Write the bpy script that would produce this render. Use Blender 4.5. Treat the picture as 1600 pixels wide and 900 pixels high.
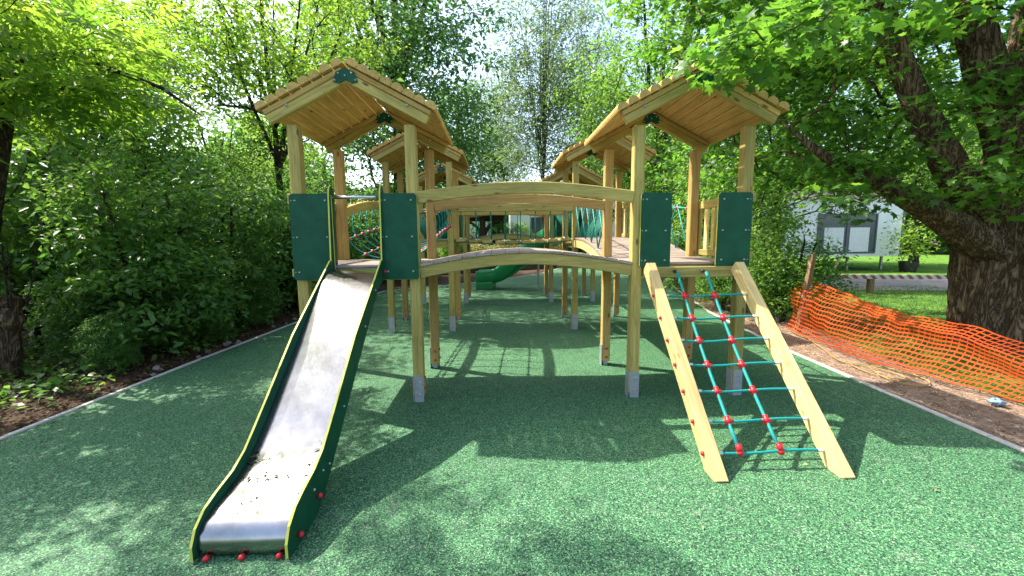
import bpy, math, random
import numpy as np
from mathutils import Vector, Matrix, Quaternion

R = math.radians
rng = np.random.default_rng(7)
random.seed(7)
sc = bpy.context.scene
for o in list(bpy.data.objects):
    bpy.data.objects.remove(o)
col = sc.collection

# ------------------------------------------------------------------ camera
cam_d = bpy.data.cameras.new("camera"); cam = bpy.data.objects.new("camera", cam_d); col.objects.link(cam)
cam_d.sensor_width = 36; cam_d.lens = 642.6 / 1600 * 36
cam_d.clip_start = .05; cam_d.clip_end = 600
_pi, _ro, _ya = .1185, -.0085, .0354
cam.matrix_world = (Matrix.Translation((0, 0, 1.5085)) @ Matrix.Rotation(-_ya, 4, 'Z') @
                    Matrix.Rotation(math.pi / 2 - _pi, 4, 'X') @ Matrix.Rotation(_ro, 4, 'Z'))
sc.camera = cam
# ------------------------------------------------------------------ light
SUN = Vector((-.553, .270, .788)).normalized()      # towards the sun: behind the frame, to the left
world = bpy.data.worlds.new("World"); sc.world = world; world.use_nodes = True
wn = world.node_tree; bg = wn.nodes['Background']
sky = wn.nodes.new('ShaderNodeTexSky'); sky.sky_type = 'NISHITA'; sky.sun_disc = False
sky.sun_elevation = math.asin(SUN.z); sky.sun_rotation = math.atan2(SUN.x, SUN.y)
sky.air_density = 1.0; sky.dust_density = 3.0; sky.ozone_density = 1.0
wn.links.new(sky.outputs[0], bg.inputs[0]); bg.inputs[1].default_value = .15
sun_d = bpy.data.lights.new("sun", 'SUN'); sun_d.energy = 3.4; sun_d.angle = R(.55); sun_d.color = (1, .94, .84)
sun = bpy.data.objects.new("sun", sun_d); col.objects.link(sun)
sun.rotation_euler = SUN.to_track_quat('Z', 'Y').to_euler()
sc.view_settings.view_transform = 'Standard'; sc.view_settings.look = 'None'
sc.view_settings.exposure = 1.75; sc.view_settings.gamma = 1
sc.view_settings.use_curve_mapping = False

# ------------------------------------------------------------------ materials
def newmat(name):
    m = bpy.data.materials.new(name); m.use_nodes = True
    nt = m.node_tree
    return m, nt, nt.nodes['Principled BSDF'], nt.nodes, nt.links

def ramp(nt, stops, interp='LINEAR'):
    n = nt.nodes.new('ShaderNodeValToRGB'); cr = n.color_ramp; cr.interpolation = interp
    while len(cr.elements) < len(stops): cr.elements.new(.5)
    for e, (p, c) in zip(cr.elements, stops):
        e.position = p; e.color = (*c, 1)
    return n

def mapped(nt, scale=(1, 1, 1), coord='Object', rand=True):
    tc = nt.nodes.new('ShaderNodeTexCoord'); mp = nt.nodes.new('ShaderNodeMapping')
    mp.inputs['Scale'].default_value = scale
    nt.links.new(tc.outputs[coord], mp.inputs[0])
    if rand:
        oi = nt.nodes.new('ShaderNodeObjectInfo'); ml = nt.nodes.new('ShaderNodeMath'); ml.operation = 'MULTIPLY'
        ml.inputs[1].default_value = 37.0
        nt.links.new(oi.outputs['Random'], ml.inputs[0]); nt.links.new(ml.outputs[0], mp.inputs['Location'])
    return mp

def noise(nt, vec, scale, detail=4, rough=.55, dist=0):
    n = nt.nodes.new('ShaderNodeTexNoise'); n.inputs['Scale'].default_value = scale
    n.inputs['Detail'].default_value = detail; n.inputs['Roughness'].default_value = rough
    n.inputs['Distortion'].default_value = dist
    if vec: nt.links.new(vec, n.inputs['Vector'])
    return n

def bump(nt, bs, h, strength=.3, dist=.01):
    b = nt.nodes.new('ShaderNodeBump'); b.inputs['Strength'].default_value = strength; b.inputs['Distance'].default_value = dist
    nt.links.new(h, b.inputs['Height']); nt.links.new(b.outputs[0], bs.inputs['Normal'])

def mixc(nt, fac, a, b, typ='MIX'):
    n = nt.nodes.new('ShaderNodeMix'); n.data_type = 'RGBA'; n.blend_type = typ
    for s, v in ((n.inputs[0], fac), (n.inputs[6], a), (n.inputs[7], b)):
        if hasattr(v, 'default_value') or hasattr(v, 'is_linked'): nt.links.new(v, s)
        else: s.default_value = v if not isinstance(v, tuple) else (*v, 1)
    return n.outputs[2]

def wood(name, dark, mid, light, knots=True, rough=.7, knotcol=(.16, .07, .02)):
    m, nt, bs, N, L = newmat(name)
    mp = mapped(nt, (1.3, 22, 22))
    n1 = noise(nt, mp.outputs[0], 1.6, 5, .6, 1.2)
    rp = ramp(nt, [(.25, dark), (.5, mid), (.75, light)]); L.new(n1.outputs[0], rp.inputs[0])
    mp3 = mapped(nt, (.7, 1.5, 1.5)); n3 = noise(nt, mp3.outputs[0], 1.7, 3)
    r3 = ramp(nt, [(.3, (.78, .80, .74)), (.7, (1.12, 1.08, 1.05))]); L.new(n3.outputs[0], r3.inputs[0])
    c = mixc(nt, 1., rp.outputs[0], r3.outputs[0], 'MULTIPLY')
    oi = N.new('ShaderNodeObjectInfo'); hs = N.new('ShaderNodeHueSaturation')
    mr = N.new('ShaderNodeMapRange'); mr.inputs[3].default_value = .8; mr.inputs[4].default_value = 1.18
    L.new(oi.outputs['Random'], mr.inputs[0]); L.new(mr.outputs[0], hs.inputs['Value'])
    L.new(c, hs.inputs['Color']); c = hs.outputs[0]
    if knots:
        mp2 = mapped(nt, (3.2, 9, 9)); v = N.new('ShaderNodeTexVoronoi'); v.inputs['Scale'].default_value = 1.0
        L.new(mp2.outputs[0], v.inputs['Vector'])
        kr = ramp(nt, [(.06, (1, 1, 1)), (.135, (0, 0, 0))]); L.new(v.outputs['Distance'], kr.inputs[0])
        c = mixc(nt, kr.outputs[0], c, knotcol)
    mpc = mapped(nt, (1.0, 30, 30)); nc = noise(nt, mpc.outputs[0], 1.1, 3, .5, .5)
    rc = ramp(nt, [(.485, (0, 0, 0)), (.497, (.75, .75, .75)), (.509, (0, 0, 0))]); L.new(nc.outputs[0], rc.inputs[0])
    c = mixc(nt, rc.outputs[0], c, tuple(x * .55 for x in dark))
    mpd = mapped(nt, (1.1, 3, 3)); nd = noise(nt, mpd.outputs[0], 2.2, 6, .7)
    rd = ramp(nt, [(.55, (0, 0, 0)), (.75, (.45, .45, .45))]); L.new(nd.outputs[0], rd.inputs[0])
    c = mixc(nt, rd.outputs[0], c, (dark[0] * .8, dark[1] * .82, dark[2] * .95))
    L.new(c, bs.inputs['Base Color']); bs.inputs['Roughness'].default_value = rough
    bs.inputs['Specular IOR Level'].default_value = .25
    bump(nt, bs, n1.outputs[0], .35, .004)
    return m

M = {}
M['pine'] = wood('treated_pine', (.26, .20, .055), (.41, .325, .095), (.51, .41, .14))
M['pine_roof'] = wood('roof_pine', (.34, .21, .058), (.51, .34, .105), (.61, .43, .155))
M['pine_warm'] = wood('warm_pine', (.32, .20, .058), (.47, .315, .10), (.57, .40, .15))
M['pine_new'] = wood('fresh_pine', (.56, .39, .15), (.70, .52, .23), (.78, .60, .30), knotcol=(.34, .17, .06))
M['deck'] = wood('weathered_decking', (.17, .13, .105), (.29, .235, .20), (.40, .34, .30), knots=False, rough=.8)
M['dark_timber'] = wood('dark_timber', (.025, .017, .012), (.045, .032, .024), (.075, .055, .04), knots=False, rough=.8)
M['sleeper'] = wood('old_sleeper', (.05, .033, .022), (.09, .062, .044), (.14, .10, .075), knots=False, rough=.85)

def plain(name, c, rough=.5, metal=0, nsc=None, namp=.12, spec=.5, bmp=0):
    m, nt, bs, N, L = newmat(name)
    bs.inputs['Roughness'].default_value = rough; bs.inputs['Metallic'].default_value = metal
    bs.inputs['Specular IOR Level'].default_value = spec
    mp = mapped(nt, (1, 1, 1)); n = noise(nt, mp.outputs[0], nsc or 6, 5)
    r = ramp(nt, [(.3, tuple(x * (1 - namp) for x in c)), (.7, tuple(min(1, x * (1 + namp)) for x in c))])
    L.new(n.outputs[0], r.inputs[0]); L.new(r.outputs[0], bs.inputs['Base Color'])
    if bmp: bump(nt, bs, n.outputs[0], bmp, .004)
    return m
M['green_panel'] = plain('green_panel', (.005, .068, .032), .5, nsc=9, spec=.22, namp=.2)
M['yellow_edge'] = plain('yellow_core', (.50, .49, .06), .55)
M['steel'] = None
m, nt, bs, N, L = newmat('stainless_steel')
mp = mapped(nt, (40, 1.2, 40)); n = noise(nt, mp.outputs[0], 2.2, 5, .6)
mp2 = mapped(nt, (1, 1, 1)); n2 = noise(nt, mp2.outputs[0], 5, 6, .65)
r = ramp(nt, [(.3, (.14, .14, .14)), (.7, (.24, .24, .24))]); L.new(n.outputs[0], r.inputs[0])
r2 = ramp(nt, [(.35, (.25, .25, .235)), (.62, (.36, .36, .355))]); L.new(n2.outputs[0], r2.inputs[0])
L.new(r.outputs[0], bs.inputs['Roughness']); L.new(r2.outputs[0], bs.inputs['Base Color'])
bs.inputs['Metallic'].default_value = 1; bump(nt, bs, n.outputs[0], .05, .002); M['steel'] = m
M['zinc'] = plain('galvanised_steel', (.36, .375, .39), .5, .5, nsc=30)
M['tube_steel'] = plain('tube_steel', (.6, .62, .62), .25, 1)
M['red'] = plain('red_plastic', (.55, .012, .02), .4)
M['teal'] = plain('teal_rope', (.0, .225, .195), .6, nsc=150, namp=.35, bmp=.3)
M['rope_green'] = plain('green_rope', (.005, .17, .10), .7, nsc=150, namp=.35)
M['white_ferrule'] = plain('ferrule', (.6, .62, .62), .4, .5)
M['green_plastic'] = plain('green_plastic', (.006, .23, .07), .3, nsc=3)
M['black'] = plain('black_rubber', (.012, .012, .012), .6)
M['kerb'] = plain('concrete_edging', (.42, .40, .36), .85, nsc=25, bmp=.3)
M['orange'] = plain('orange_mesh', (.42, .055, .008), .7, nsc=3, namp=.25, spec=.12)
M['hose'] = plain('yellow_cord', (.30, .21, .06), .7)
M['blue_bag'] = plain('pale_blue_plastic', (.20, .32, .42), .4)
M['white_wall'] = plain('white_cladding', (.85, .86, .86), .5, nsc=2, namp=.05)
M['grey_frame'] = plain('grey_frame', (.09, .10, .12), .4)
M['curtain'] = plain('curtain', (.72, .73, .74), .8, nsc=14)
M['glass'] = plain('dark_glass', (.10, .12, .14), .05, nsc=2)
M['slate'] = plain('shingle_roof', (.07, .062, .055), .8, nsc=20, namp=.35)
M['stone'] = plain('rubble_stone', (.20, .18, .16), .9, nsc=14, namp=.35, bmp=.5)
M['stake'] = wood('stake_wood', (.16, .10, .05), (.27, .18, .09), (.37, .26, .14), knots=False)

# barrier tape: diagonal red and white stripes
m, nt, bs, N, L = newmat('barrier_tape')
mp = mapped(nt, (1, 1, 1), rand=False); mp.inputs['Rotation'].default_value = (0, R(42), R(30))
w = N.new('ShaderNodeTexWave'); w.inputs['Scale'].default_value = 2.0; L.new(mp.outputs[0], w.inputs['Vector'])
rr = ramp(nt, [(.48, (.24, .05, .055)), (.52, (.50, .44, .42))]); L.new(w.outputs[0], rr.inputs[0]); L.new(rr.outputs[0], bs.inputs['Base Color'])
M['tape'] = m

# rubber granules
m, nt, bs, N, L = newmat('rubber_crumb')
tc = N.new('ShaderNodeTexCoord')
v = N.new('ShaderNodeTexVoronoi'); v.inputs['Scale'].default_value = 165; L.new(tc.outputs['Object'], v.inputs['Vector'])
sp = N.new('ShaderNodeSeparateColor'); L.new(v.outputs['Color'], sp.inputs[0])
rp = ramp(nt, [(0, (.012, .027, .017)), (.19, (.020, .064, .032)), (.38, (.036, .135, .056)), (.72, (.084, .235, .092)), (.93, (.20, .36, .18))], 'CONSTANT')
L.new(sp.outputs[0], rp.inputs[0])
n1 = noise(nt, tc.outputs['Object'], .9, 5, .6); r1 = ramp(nt, [(.3, (.86, .88, .88)), (.7, (1.1, 1.08, 1.06))]); L.new(n1.outputs[0], r1.inputs[0])
c = mixc(nt, 1., rp.outputs[0], r1.outputs[0], 'MULTIPLY')
n2 = noise(nt, tc.outputs['Object'], 6, 6, .7); r2 = ramp(nt, [(.56, (0, 0, 0)), (.78, (.22, .22, .22))]); L.new(n2.outputs[0], r2.inputs[0])
c = mixc(nt, r2.outputs[0], c, (.35, .36, .30))
L.new(c, bs.inputs['Base Color']); bs.inputs['Roughness'].default_value = .72; bs.inputs['Specular IOR Level'].default_value = .35
bump(nt, bs, v.outputs['Distance'], .5, .004)
M['rubber'] = m

def soil(name, stops, sc1=9, sc2=60):
    m, nt, bs, N, L = newmat(name)
    tc = N.new('ShaderNodeTexCoord')
    a = noise(nt, tc.outputs['Object'], sc1, 8, .7, .4); b = noise(nt, tc.outputs['Object'], sc2, 4, .7)
    ad = N.new('ShaderNodeMath'); ad.operation = 'MULTIPLY_ADD'; ad.inputs[1].default_value = .5
    L.new(b.outputs[0], ad.inputs[0]); L.new(a.outputs[0], ad.inputs[2])
    sb = N.new('ShaderNodeMath'); sb.operation = 'SUBTRACT'; sb.inputs[1].default_value = .25; L.new(ad.outputs[0], sb.inputs[0])
    r = ramp(nt, stops); L.new(sb.outputs[0], r.inputs[0]); L.new(r.outputs[0], bs.inputs['Base Color'])
    bs.inputs['Roughness'].default_value = .95; bs.inputs['Specular IOR Level'].default_value = .1
    bump(nt, bs, ad.outputs[0], .8, .03)
    return m
M['earth'] = soil('dark_earth', [(.3, (.028, .018, .012)), (.5, (.07, .045, .03)), (.72, (.14, .10, .07))])
M['chips'] = soil('wood_chip_path', [(.3, (.13, .08, .05)), (.5, (.26, .175, .12)), (.72, (.40, .29, .21))], 7, 45)
M['lawn'] = soil('mown_grass', [(.3, (.05, .115, .018)), (.5, (.095, .20, .03)), (.75, (.17, .28, .05))], 2.5, 90)
M['gravel'] = soil('gravel_road', [(.3, (.26, .20, .165)), (.5, (.36, .29, .25)), (.72, (.44, .37, .33))], 1.5, 50)

def bark(name, a, b, sc=6):
    m, nt, bs, N, L = newmat(name)
    mp = mapped(nt, (1, 1, .28))
    v = N.new('ShaderNodeTexVoronoi'); v.feature = 'DISTANCE_TO_EDGE'; v.inputs['Scale'].default_value = sc * 1.6
    n = noise(nt, mp.outputs[0], sc, 7, .7, .6)
    mx = N.new('ShaderNodeMix'); mx.data_type = 'VECTOR'; mx.inputs[0].default_value = .12
    L.new(mp.outputs[0], mx.inputs[4]); L.new(n.outputs[1], mx.inputs[5]); L.new(mx.outputs[1], v.inputs['Vector'])
    r = ramp(nt, [(0, tuple(x * .35 for x in a)), (.12, a), (.4, b)]); L.new(v.outputs['Distance'], r.inputs[0])
    n2 = noise(nt, mp.outputs[0], sc * 3, 5, .7); r2 = ramp(nt, [(.3, (.65, .65, .65)), (.7, (1.2, 1.2, 1.15))]); L.new(n2.outputs[0], r2.inputs[0])
    c = mixc(nt, 1., r.outputs[0], r2.outputs[0], 'MULTIPLY')
    L.new(c, bs.inputs['Base Color']); bs.inputs['Roughness'].default_value = .95; bs.inputs['Specular IOR Level'].default_value = .1
    bump(nt, bs, v.outputs['Distance'], .9, .06)
    return m
m, nt, bs, N, L = newmat('maple_bark')
mp = mapped(nt, (1, 1, .16)); n = noise(nt, mp.outputs[0], 11, 8, .66, 1.6)
ab = N.new('ShaderNodeMath'); ab.operation = 'SUBTRACT'; ab.inputs[1].default_value = .5; L.new(n.outputs[0], ab.inputs[0])
a2 = N.new('ShaderNodeMath'); a2.operation = 'ABSOLUTE'; L.new(ab.outputs[0], a2.inputs[0])
r = ramp(nt, [(0, (.035, .022, .014)), (.03, (.11, .075, .048)), (.09, (.27, .195, .125)), (.2, (.40, .31, .21))]); L.new(a2.outputs[0], r.inputs[0])
mp2 = mapped(nt, (1, 1, 1)); n2 = noise(nt, mp2.outputs[0], 2.5, 5, .6); r2 = ramp(nt, [(.35, (.7, .72, .66)), (.65, (1.15, 1.12, 1.05))]); L.new(n2.outputs[0], r2.inputs[0])
c = mixc(nt, 1., r.outputs[0], r2.outputs[0], 'MULTIPLY'); L.new(c, bs.inputs['Base Color']); bs.inputs['Roughness'].default_value = .95; bs.inputs['Specular IOR Level'].default_value = .1
bump(nt, bs, a2.outputs[0], 1.0, .12); M['bark'] = m
M['bark_thin'] = bark('grey_bark', (.07, .055, .04), (.14, .12, .09), 14)

def leafmat(name, dark, light, tdark, tlight, tr=.45, rough=.4, spec=.4):
    m, nt, bs, N, L = newmat(name)
    at = N.new('ShaderNodeAttribute'); at.attribute_name = 'v'
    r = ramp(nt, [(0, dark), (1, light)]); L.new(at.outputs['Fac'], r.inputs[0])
    r2 = ramp(nt, [(0, tdark), (1, tlight)]); L.new(at.outputs['Fac'], r2.inputs[0])
    L.new(r.outputs[0], bs.inputs['Base Color']); bs.inputs['Roughness'].default_value = rough
    bs.inputs['Specular IOR Level'].default_value = spec
    t = N.new('ShaderNodeBsdfTranslucent'); L.new(r2.outputs[0], t.inputs[0])
    mx = N.new('ShaderNodeMixShader'); mx.inputs[0].default_value = tr
    L.new(bs.outputs[0], mx.inputs[1]); L.new(t.outputs[0], mx.inputs[2])
    L.new(mx.outputs[0], N['Material Output'].inputs[0])
    return m
M['leaf_maple'] = leafmat('maple_leaves', (.03, .095, .016), (.08, .20, .032), (.08, .26, .02), (.30, .56, .05), .5)
M['leaf_ash'] = leafmat('ash_leaves', (.05, .13, .018), (.13, .24, .035), (.20, .42, .03), (.48, .66, .07), .55)
M['leaf_dark'] = leafmat('hedge_leaves', (.035, .11, .02), (.11, .23, .045), (.10, .28, .03), (.30, .50, .07), .45)
M['leaf_mid'] = leafmat('woodland_leaves', (.045, .12, .022), (.12, .24, .04), (.13, .34, .03), (.36, .56, .08), .5)
M['leaf_blue'] = leafmat('cool_leaves', (.04, .10, .028), (.10, .20, .06), (.09, .25, .05), (.26, .45, .10), .48, .5, .2)
M['leaf_willow'] = leafmat('pale_thin_leaves', (.05, .10, .035), (.12, .19, .07), (.12, .22, .06), (.28, .40, .12), .45)
M['leaf_yellow'] = leafmat('golden_leaves', (.20, .20, .06), (.40, .36, .16), (.35, .36, .06), (.5, .45, .15), .35)
M['litter'] = leafmat('dead_leaves', (.035, .022, .014), (.17, .11, .06), (.1, .05, .02), (.2, .12, .05), .15, .8, .1)
M['chip_bit'] = leafmat('chips_bits', (.16, .10, .06), (.50, .38, .27), (.1, .05, .02), (.2, .12, .05), .05, .9, .1)
M['debris'] = leafmat('slide_debris', (.03, .02, .012), (.16, .12, .05), (.05, .03, .02), (.1, .08, .03), .1, .9, .1)
M['grass_blade'] = leafmat('grass_blades', (.04, .10, .018), (.12, .21, .04), (.08, .2, .03), (.22, .36, .07), .4)

# ------------------------------------------------------------------ mesh helpers
WL = {}     # world location of parent objects (parents carry no rotation)
class MB:
    def __init__(s): s.v = []; s.f = []; s.n = 0; s.mi = []; s.cur = 0
    def add(s, v, f):
        v = np.asarray(v, float); s.v.append(v); s.f += [tuple(int(i) + s.n for i in q) for q in f]; s.n += len(v); s.mi += [s.cur] * (len(s.f) - len(s.mi)); return s
    def box(s, c, d):
        x, y, z = (d[0] / 2, d[1] / 2, d[2] / 2)
        v = [(c[0] + i * x, c[1] + j * y, c[2] + k * z) for i in (-1, 1) for j in (-1, 1) for k in (-1, 1)]
        return s.add(v, [(0, 1, 3, 2), (4, 6, 7, 5), (0, 4, 5, 1), (2, 3, 7, 6), (0, 2, 6, 4), (1, 5, 7, 3)])
    def sweep(s, path, sec, ups=None, closed=True, cap=True):
        """sec: list of (a,b) offsets; a along side, b along up"""
        P = [Vector(p) for p in path]; n = len(P); k = len(sec); V = []
        for i, p in enumerate(P):
            t = (P[min(i + 1, n - 1)] - P[max(i - 1, 0)]).normalized()
            up = Vector(ups[i]) if ups and not isinstance(ups, tuple) else Vector(ups or (0, 0, 1))
            sd = t.cross(up)
            if sd.length < 1e-4: sd = t.cross(Vector((0, 1, 0)))
            sd.normalize(); u = sd.cross(t)
            V += [p + sd * a + u * b for a, b in sec]
        F = []
        for i in range(n - 1):
            for j in range(k if closed else k - 1):
                j2 = (j + 1) % k
                F.append((i * k + j, i * k + j2, (i + 1) * k + j2, (i + 1) * k + j))
        if cap and closed: F.append(tuple(range(k - 1, -1, -1))); F.append(tuple((n - 1) * k + j for j in range(k)))
        return s.add([tuple(v) for v in V], F)
    def tube(s, path, r, sides=8, cap=True):
        if not hasattr(r, '__len__'):
            return s.sweep(path, [(r * math.cos(a), r * math.sin(a)) for a in np.linspace(0, 2 * math.pi, sides, endpoint=False)], cap=cap)
        V = []; F = []; P = [Vector(p) for p in path]; n = len(P); pu = None
        for i, p in enumerate(P):
            t = (P[min(i + 1, n - 1)] - P[max(i - 1, 0)]).normalized()
            if pu is None: pu = t.orthogonal().normalized()
            sd = (pu - t * pu.dot(t)).normalized(); pu = sd; u = t.cross(sd)
            for j in range(sides):
                a = 2 * math.pi * j / sides
                V.append(tuple(p + (sd * math.cos(a) + u * math.sin(a)) * r[i]))
        for i in range(n - 1):
            for j in range(sides):
                j2 = (j + 1) % sides
                F.append((i * sides + j, i * sides + j2, (i + 1) * sides + j2, (i + 1) * sides + j))
        return s.add(V, F)
    def ball(s, c, r, seg=10, rings=6, sz=1.0):
        V = []; F = []
        for i in range(rings + 1):
            th = math.pi * i / rings
            for j in range(seg):
                a = 2 * math.pi * j / seg
                V.append((c[0] + r * math.sin(th) * math.cos(a), c[1] + r * math.sin(th) * math.sin(a), c[2] + r * sz * math.cos(th)))
        for i in range(rings):
            for j in range(seg):
                j2 = (j + 1) % seg
                F.append((i * seg + j, (i + 1) * seg + j, (i + 1) * seg + j2, i * seg + j2))
        return s.add(V, F)
    def build(s, name, mat, parent=None, loc=(0, 0, 0), smooth=False, mats=None, midx=None):
        v = np.concatenate(s.v) - np.array(loc)
        me = bpy.data.meshes.new(name); me.from_pydata(v.tolist(), [], s.f)
        for mm in (mats or [mat]): me.materials.append(mm)
        if midx is None and mats: midx = s.mi
        if midx is not None: me.polygons.foreach_set('material_index', midx)
        if smooth: me.polygons.foreach_set('use_smooth', [True] * len(me.polygons))
        me.update()
        o = bpy.data.objects.new(name, me); col.objects.link(o)
        place(o, loc, parent)
        return o

def place(o, loc, parent=None):
    WL[o.name] = Vector(loc)
    if parent is not None:
        o.parent = parent; o.location = Vector(loc) - WL[parent.name]
    else: o.location = loc

def tag(o, label=None, cat=None, group=None, kind=None):
    for k, v in (('label', label), ('category', cat), ('group', group), ('kind', kind)):
        if v: o[k] = v
    return o

def empty(name, loc):
    o = bpy.data.objects.new(name, None); o.empty_display_size = .2; col.objects.link(o); place(o, loc); return o

def csec(w, d, c=.006):
    a, b = w / 2, d / 2
    return [(-a + c, -b), (a - c, -b), (a, -b + c), (a, b - c), (a - c, b), (-a + c, b), (-a, b - c), (-a, -b + c)]

def beam(name, p0, p1, w, d, mat, parent, up=(0, 0, 1), c=.006):
    """timber from p0 to p1, its length along its own X axis so that the grain follows it"""
    p0 = Vector(p0); p1 = Vector(p1); t = (p1 - p0); ln = t.length; t.normalize()
    up = Vector(up); y = up.cross(t)
    if y.length < 1e-3: y = Vector((0, 1, 0)).cross(t)
    y.normalize(); z = t.cross(y)
    mid = (p0 + p1) / 2
    mb = MB()
    S = csec(w, d, c); e = c * .7
    V = []
    for x, k in ((-ln / 2, 1 - e / max(w, d) * 2), (-ln / 2 + e, 1), (ln / 2 - e, 1), (ln / 2, 1 - e / max(w, d) * 2)):
        V += [(x, a * k, b * k) for a, b in S]
    n = 8; F = []
    for i in range(3):
        for j in range(n): F.append((i * n + j, i * n + (j + 1) % n, (i + 1) * n + (j + 1) % n, (i + 1) * n + j))
    F.append(tuple(range(n - 1, -1, -1))); F.append(tuple(3 * n + j for j in range(n)))
    F = [f[::-1] for f in F]
    mb.add(V, F)
    me = bpy.data.meshes.new(name); me.from_pydata(mb.v[0].tolist(), [], mb.f); me.materials.append(mat)
    o = bpy.data.objects.new(name, me); col.objects.link(o)
    place(o, mid, parent)
    o.rotation_mode = 'QUATERNION'; o.rotation_quaternion = Matrix((t, y, z)).transposed().to_quaternion()
    return o

def curved(name, pts, w, d, mat, parent, yaw=0.0, c=.006):
    """curved timber lying in a vertical plane; pts are (s, z) along a line from origin loc heading yaw"""
    # pts: list of (s,z); origin given as first tuple element of parent-space
    (ox, oy), prof = pts
    s0 = (prof[0][0] + prof[-1][0]) / 2
    z0 = prof[0][1]
    mb = MB(); mb.sweep([(s - s0, 0, z - z0) for s, z in prof], csec(w, d, c))
    me = bpy.data.meshes.new(name); me.from_pydata(mb.v[0].tolist(), [], mb.f); me.materials.append(mat)
    o = bpy.data.objects.new(name, me); col.objects.link(o)
    loc = (ox + math.cos(yaw) * s0, oy + math.sin(yaw) * s0, z0)
    place(o, loc, parent); o.rotation_euler = (0, 0, yaw)
    return o

def copy_tree(o, parent=None, off=(0, 0, 0)):
    c = o.copy(); col.objects.link(c)
    WL[c.name] = WL.get(o.name, Vector()) + Vector(off)
    if parent is not None: c.parent = parent
    for ch in [x for x in bpy.data.objects if x.parent == o]:
        copy_tree(ch, c)
    return c

# ------------------------------------------------------------------ ground
def sheet(name, pts, z, mat, kind='structure', label=None, cat=None):
    me = bpy.data.meshes.new(name); me.from_pydata([(x, y, z) for x, y in pts], [], [tuple(range(len(pts)))])
    me.materials.append(mat); o = bpy.data.objects.new(name, me); col.objects.link(o)
    o['kind'] = kind
    return o
sheet('ground', [(-220, -220), (220, -220), (220, 260), (-220, 260)], -.02, M['earth'])

# rubber surface outline: left side going away, round the far end, back along the right
LEFT = [(-3.95, -4), (-3.86, 1), (-3.84, 3.2), (-3.82, 5), (-3.74, 7.3), (-3.6, 10), (-3.35, 12.2), (-2.5, 13.0), (-1.3, 13.9), (0.3, 15.6), (2.0, 18.0), (3.8, 22.5)]
RIGHT = [(3.5, -4), (3.6, 1.5), (3.66, 2.8), (3.72, 3.7), (3.84, 5.3), (4.25, 8), (5.0, 11), (6.2, 15), (7.6, 22.5)]
sheet('rubber_surface', LEFT + RIGHT[::-1], 0.0, M['rubber'])
mb = MB()
for line in (LEFT, RIGHT):
    sg = -1 if line is LEFT else 1
    kp_ = []
    for (x0_, y0_), (x1_, y1_) in zip(line[:-1], line[1:]):
        k_ = max(1, round(math.hypot(x1_ - x0_, y1_ - y0_) / .915))
        for q in range(k_):
            t0, t1 = q / k_, (q + 1) / k_; L_ = math.hypot(x1_ - x0_, y1_ - y0_); e_ = .003 / L_; jz = random.uniform(-.002, .003)
            mb.sweep([(x0_ + (x1_ - x0_) * t + sg * .028, y0_ + (y1_ - y0_) * t, -.012 + jz) for t in (t0 + e_, t1 - e_)], csec(.05, .05, .006))
mb.build('edging_kerb', M['kerb'])['kind'] = 'structure'
# wood chip strip on the right, lawn, road, far lawn
CH = [(x + .06, y) for x, y in RIGHT]
sheet('chip_path', CH[:7] + [(5.9, 11), (5.6, 8), (5.2, 6.4), (4.9, 5), (4.75, 3.6), (4.8, 2), (5.0, -4)], -.016, M['chips'])
LW = [(5.0, -4), (4.8, 2), (4.75, 3.6), (4.9, 5), (5.2, 6.4), (5.6, 8), (5.9, 11)]
sheet('lawn', LW + [(6.4, 12.6), (9, 11.4), (12, 10.9), (40, 9.8), (40, -4)], -.012, M['lawn'])
sheet('road', [(6.4, 12.6), (9, 11.4), (12, 10.9), (60, 9.2), (60, 13.3), (20, 14.6), (14, 15.4), (7.8, 18.5)], -.008, M['gravel'])
sheet('far_lawn', [(7.8, 18.5), (14, 15.4), (20, 14.6), (60, 13.3), (60, 60), (8, 60)], -.012, M['lawn'])
# raised ground behind the sleeper wall
sheet('raised_bed', [(-22, 15.2), (-4, 17.4), (2.6, 21.4), (4.0, 30), (6, 60), (-40, 60)], .52, M['lawn'])
wr = empty('sleeper_wall', (-8, 17.2, 0))
tag(wr, 'low dark timber sleeper retaining wall at the far end of the green surface', 'retaining wall')
for a, b in (((-22, 15.1), (-4, 17.3)), ((-3.97, 17.3), (2.6, 21.3)), ((2.62, 21.32), (4.0, 30))):
    for k in range(3):
        beam('sleeper', (*a, .08 + k * .19), (*b, .08 + k * .19), .12, .18, M['sleeper'], wr)

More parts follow.
